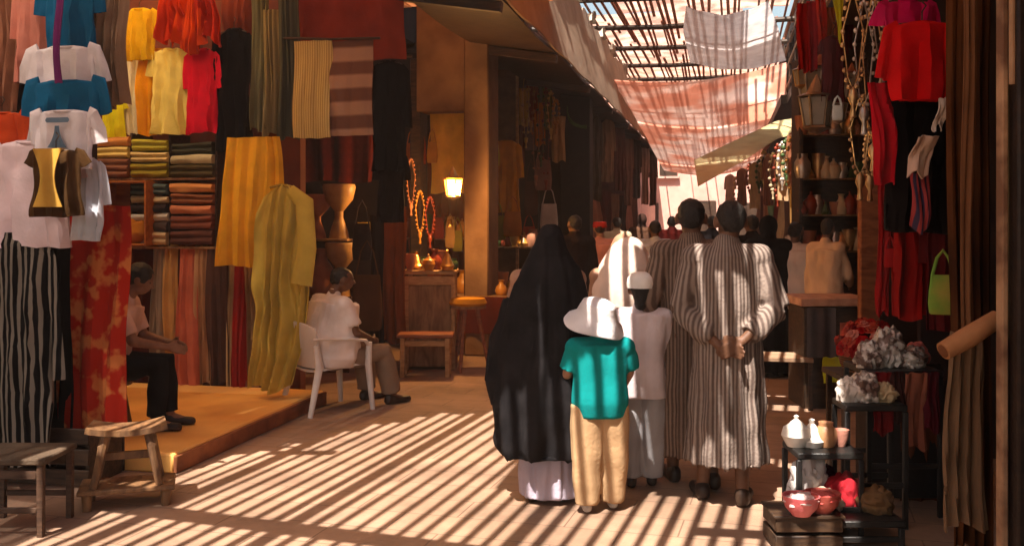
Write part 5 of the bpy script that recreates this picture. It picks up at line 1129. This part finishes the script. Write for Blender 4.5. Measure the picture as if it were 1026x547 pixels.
# man A: left, a step further, arm hanging
base = G(692, 484); H = 1.82
JA = dict(anL=(-.05, .06, .045), anR=(.05, -.07, .05), knL=(-.055, .06, .285), knR=(.05, -.02, .29), elL=(-.165, -.02, .64), wrL=(-.165, .03, .505), elR=(.15, .02, .64), wrR=(.13, .07, .5))
t, JJ, hp, Mh = person('man in a brown striped robe walking at the left of the pair, arm hanging', base, TH + R(8), H, JA, SKIN_D, head=R(-20), voxel=.010, hs=1.05)
g = lambda q: Vector(JJ[q]) * H
rg = [(.20, .02, 0, .215, .19), (.24, .02, 0, .213, .188), (.55, .0, 0, .205, .17), (.9, 0, 0, .195, .155), (1.15, 0, 0, .195, .155), (1.36, 0, 0, .21, .15), (1.45, 0, 0, .20, .135), (1.51, 0, 0, .12, .10), (1.55, 0, .005, .072, .068), (1.575, 0, .005, .064, .06)]
slA = []
for s in 'LR': slA.append(([g('sh' + s), g('sh' + s).lerp(g('el' + s), .5), g('el' + s), g('el' + s).lerp(g('wr' + s), .6)], [.075, .074, .070, .066]))
robe(t, H, JJ, rg, STR1, sl=slA, seed=8, k=11, a1=.018, stripes=54); shoes(t, JJ, H, LEATHER)
MB().lathe([(.076, 1.54), (.078, 1.57), (.070, 1.59), (.062, 1.59), (.060, 1.55)], (0, .006, 0), 24).build('collar', STR1, t)

# ---- woman in the black robe
base = G(548, 499); H = 1.64; q_ = 5.93 / FPX
t, JJ, hp, Mh = person('woman in a flowing black robe over a pale lilac skirt, walking away', base, TH, H, dict(elR=(.15, .06, .64), wrR=(.10, .15, .6), elL=(-.15, .04, .64), wrL=(-.12, .14, .55)), SKIN_M, hair=False, eyes=False, hands=True)
BLK = M('black_robe_cloth', (.010, .009, .010), (.018, .016, .017), rough=.85, spec=.06, bump=.35, bscale=30, trans=.0)
def zz(py): return (499 - py) * q_
def rr_(y, x0, x1, ry): return (zz(y), ((x0 + x1) / 2 - 548) * q_, 0, (x1 - x0) / 2 * q_, ry)
rg = [rr_(452, 502, 584, .24), rr_(444, 497, 586, .25), rr_(400, 494, 588, .24), rr_(350, 499, 589, .22), rr_(310, 505, 588, .19), rr_(284, 512, 586, .165), rr_(268, 520, 580, .14), rr_(257, 528, 572, .115), rr_(246, 533, 567, .115), rr_(236, 536, 564, .112), rr_(227, 541, 560, .07), rr_(224, 546, 556, .03)]
b = MB(); b.loft(rg, 40)
# trailing wing of cloth at her left arm
b.tube([((512 - 548) * q_, .02, zz(300)), ((502 - 548) * q_, 0, zz(340)), ((494 - 548) * q_, -.02, zz(380)), ((493 - 548) * q_, -.03, zz(404))], [.05, .09, .075, .02], 18, flat=.6)
b.tube([((518 - 548) * q_, .0, zz(400)), ((514 - 548) * q_, -.04, zz(430)), ((516 - 548) * q_, -.05, zz(448))], [.10, .09, .05], 18, flat=.8)
put(remeshed(b, .012, 2, folds(8, .004, .030, 1.62, nz=.02, seed=4), 'robe'), 'robe', BLK, t)
b = MB().loft([(.035, .02, .0, .185, .155), (.06, .02, 0, .187, .157), (.3, .01, 0, .18, .15), (.6, 0, 0, .16, .14)], 36)
put(remeshed(b, .012, 1, folds(10, .004, .012, .6, nz=.01, seed=1), 'skirt'), 'skirt', C(196, 184, 200), t)
shoes(t, JJ, H, LEATHER)
# ---- boy with bucket hat
base = G(600, 511); H = 1.20
t, JJ, hp, Mh = person('boy in a turquoise t-shirt, beige trousers and a wide white sun hat', base, TH + R(5), H, dict(head=(-.015, .015, .915), elL=(-.155, .03, .66), elR=(.15, .03, .66), wrL=(-.14, .12, .58), wrR=(.14, .12, .58), shL=(-.12, 0, .79), shR=(.12, 0, .79), hipL=(-.062, 0, .5), hipR=(.062, 0, .5), anL=(-.065, .0, .05), anR=(.07, .05, .05), knL=(-.065, 0, .28), knR=(.07, .02, .28)), SKIN_M, hs=1.28, voxel=.009, head=R(15))
top(t, JJ, H, C(18, 140, 140, trans=.05), name='t_shirt', sleeve=.5, m=.024, length=.07, seed=7, r_sl=.04, belly=.012)
trousers(t, JJ, H, C(202, 166, 126), rw=.082, rk=.074, ra=.062, seed=9, up=-.005); shoes(t, JJ, H, M('white_trainer', sc(214, 208, 200), sc(170, 160, 150), rough=.5))
HATM = C(238, 234, 236, trans=.1)
hc = hp(0, -.004, .012)
b = MB().lathe([(.180, -.075), (.165, -.045), (.122, -.012), (.110, .03), (.098, .066), (.06, .086), (.001, .09), (.001, .082), (.06, .078), (.090, .06), (.102, .028), (.112, -.018), (.160, -.053), (.177, -.082)], n=40)
warp(b, lambda p: Matrix.Rotation(R(12), 3, 'Y') @ Matrix.Rotation(R(14), 3, 'X') @ (p + Vector((0, 0, .012 * math.sin(3 * math.atan2(p.y, p.x)) * (p.x ** 2 + p.y ** 2) / .05))))
b.build('sun_hat', HATM, t, loc=hc + Vector((0, 0, .02)))
# ---- child with white cap
base = G(641, 487); H = 1.36
t, JJ, hp, Mh = person('child in a white cap, pale pink top and light grey trousers', base, TH - R(6), H, dict(head=(0, .008, .915), elL=(-.135, .03, .65), elR=(.135, .03, .65), wrL=(-.10, .10, .56), wrR=(.12, .10, .56), shL=(-.10, 0, .79), shR=(.10, 0, .79), anL=(-.045, 0, .05), anR=(.05, .04, .05)), SKIN_D, hs=1.12, voxel=.009, long=.06)
top(t, JJ, H, C(232, 216, 218), sleeve=.9, m=.010, length=.11, seed=11); trousers(t, JJ, H, C(176, 174, 178), rw=.064, rk=.056, ra=.05, seed=12, up=-.0); shoes(t, JJ, H, LEATHER)
CAPM = C(240, 236, 230, trans=.06)
b = MB().lathe([(.087, -.03), (.09, .0), (.083, .035), (.06, .06), (.03, .07), (.001, .073), (.001, .066), (.055, .052), (.077, .03), (.083, 0), (.08, -.03)], n=32)
warp(b, lambda p: Vector((p.x, p.y * 1.12, p.z)))
cp = b.build('cap', CAPM, t, loc=hp(0, -.002, .026))
MB().sheet(lambda u, v: ((u - .5) * .15, .085 + .075 * v * math.sin(math.pi * (.15 + .7 * u)), -.022 - .012 * v), 12, 5, .006).build('visor', CAPM, cp)
# ---- woman in the white head cloth
base = P(622, 300, 6.75); base.z = 0; H = 1.60
t, JJ, hp, Mh = person('person wrapped in a cream white head cloth and shawl behind the boy', base, TH, H, {}, SKIN_M, hair=False, eyes=False, voxel=.014)
q2 = 6.75 / FPX; zc = lambda y: CAMH - (y - HOR) * q2
def r2(y, x0, x1, ry): return (zc(y), ((x0 + x1) / 2 - 622) * q2, 0, (x1 - x0) / 2 * q2, ry)
SHW = C(238, 212, 196, trans=.1)
b = MB().loft([r2(318, 592, 650, .17), r2(305, 590, 652, .19), r2(286, 592, 654, .19), r2(268, 598, 654, .175), r2(254, 606, 650, .15), r2(244, 613, 644, .125), r2(238, 618, 638, .08), r2(236, 624, 632, .03)], 36)
put(remeshed(b, .012, 3, folds(7, .003, .016, 1.6, nz=.022, seed=6), 'shawl'), 'shawl', SHW, t)
b = MB().loft([(.05, 0, 0, .19, .17), (.4, 0, 0, .18, .16), (.9, 0, 0, .16, .14), (1.2, 0, 0, .17, .14)], 32)
put(remeshed(b, .014, 1, folds(9, .003, .014, 1.2, seed=2), 'robe'), 'robe', C(176, 168, 172), t); shoes(t, JJ, H, LEATHER)

# ---- people further along
def walker(label, px, d, H, skin, robe_c=None, shirt_c=None, trouser_c=(30, 26, 28), rz=0, cover=None, hat=None, J=None, wide=1.0, sleeve=.95, cm=None, thin=1):
    p = P(px, 300, d); p.z = 0
    t, JJ, hp, Mh = person(label, p, TH + rz, H, J or {}, skin, hair=cover is None, eyes=False, voxel=.014 if d < 14 else .02)
    if robe_c is not None:
        w = wide; rg = [(.06, 0, 0, .24 * w, .2 * w), (.5, 0, 0, .22 * w, .18 * w), (.62 * H, 0, 0, .19 * w, .15 * w), (.78 * H, 0, 0, .215 * w, .13 * w), (.825 * H, 0, 0, .17, .10), (.86 * H, 0, 0, .08, .07)]
        g = lambda q: Vector(JJ[q]) * H
        robe(t, H, JJ, rg, cm or C(*robe_c), sl=[([g('sh' + s), g('el' + s), g('el' + s).lerp(g('wr' + s), .8)], [.08, .08, .07]) for s in 'LR'], seed=d, k=9, a1=.02, voxel=.016)
    else:
        top(t, JJ, H, C(*shirt_c), sleeve=sleeve, m=.03, length=.10, seed=d, voxel=.015, nz=.02); trousers(t, JJ, H, C(*trouser_c), rw=.07, rk=.06, ra=.05, seed=d, voxel=.015)
    shoes(t, JJ, H, LEATHER)
    if cover is not None:
        b = MB(); b.ell(hp(0, -.01, .004), Vector((.056, .064, .070)) * H, 20); b.loft([(.80 * H, 0, 0, .13, .11), (.86 * H, 0, 0, .085, .08), (.90 * H, 0, -.01, .075, .08)], 24)
        put(remeshed(b, .012, 2, folds(5, .002, .006, 1.7, nz=.012, seed=d), 'head_cloth'), 'head_cloth', C(*cover), t)
    t.scale = (thin, thin, 1)
    if hat: MB().lathe([(.098, .0), (.10, .03), (.09, .075), (.001, .085)], n=24).build('cap', C(*hat), t, loc=hp(0, 0, .012))
    return t
walker('person in a black hooded robe flecked with sunlight, right of the striped men', 768, 10.6, 1.72, SKIN_M, robe_c=(16, 12, 13), cover=(14, 11, 12), wide=1.15)
walker('second dark-robed person close behind the striped men', 752, 11.8, 1.74, SKIN_D, robe_c=(28, 20, 20), rz=R(20))
walker('slim person in a white shirt and black trousers near the trinket stall', 795, 10.6, 1.66, SKIN_D, shirt_c=(236, 222, 210), rz=R(-30), J=dict(elL=(-.17, .06, .67), wrL=(-.18, .17, .74)))
walker('man in a cream apricot shirt standing at the counter', 826, 9.8, 1.71, SKIN_D, shirt_c=(232, 196, 158), trouser_c=(52, 40, 36), rz=R(-45), thin=.8, J=dict(head=(.0, .03, .925), elR=(.15, .05, .66), wrR=(.10, .17, .60)))
walker('person in a pale pink shirt and a red cap, far left of the crowd', 600, 13.5, 1.66, SKIN_M, shirt_c=(220, 150, 140), hat=(190, 50, 36))
walker('dark-haired person in a bluish white shirt beyond the child in the cap', 655, 12.8, 1.67, SKIN_D, shirt_c=(214, 214, 226))
walker('dark-robed person behind the woman in black', 575, 11.6, 1.74, SKIN_D, robe_c=(44, 34, 34), rz=R(25))
walker('person in a cream robe in the middle distance by the shawled woman', 617, 16.5, 1.72, SKIN_M, robe_c=(214, 190, 160), rz=R(12))
walker('person in a wine red robe walking far up the alley', 672, 17.5, 1.74, SKIN_D, robe_c=(120, 40, 36))
walker('hooded figure in a brown robe far up the alley beside the wine red robe', 642, 19.5, 1.78, SKIN_D, robe_c=(96, 66, 50), cover=(60, 40, 34))
walker('person in a black coat just left of the near striped man, far behind', 712, 15.5, 1.74, SKIN_D, robe_c=(24, 20, 22))
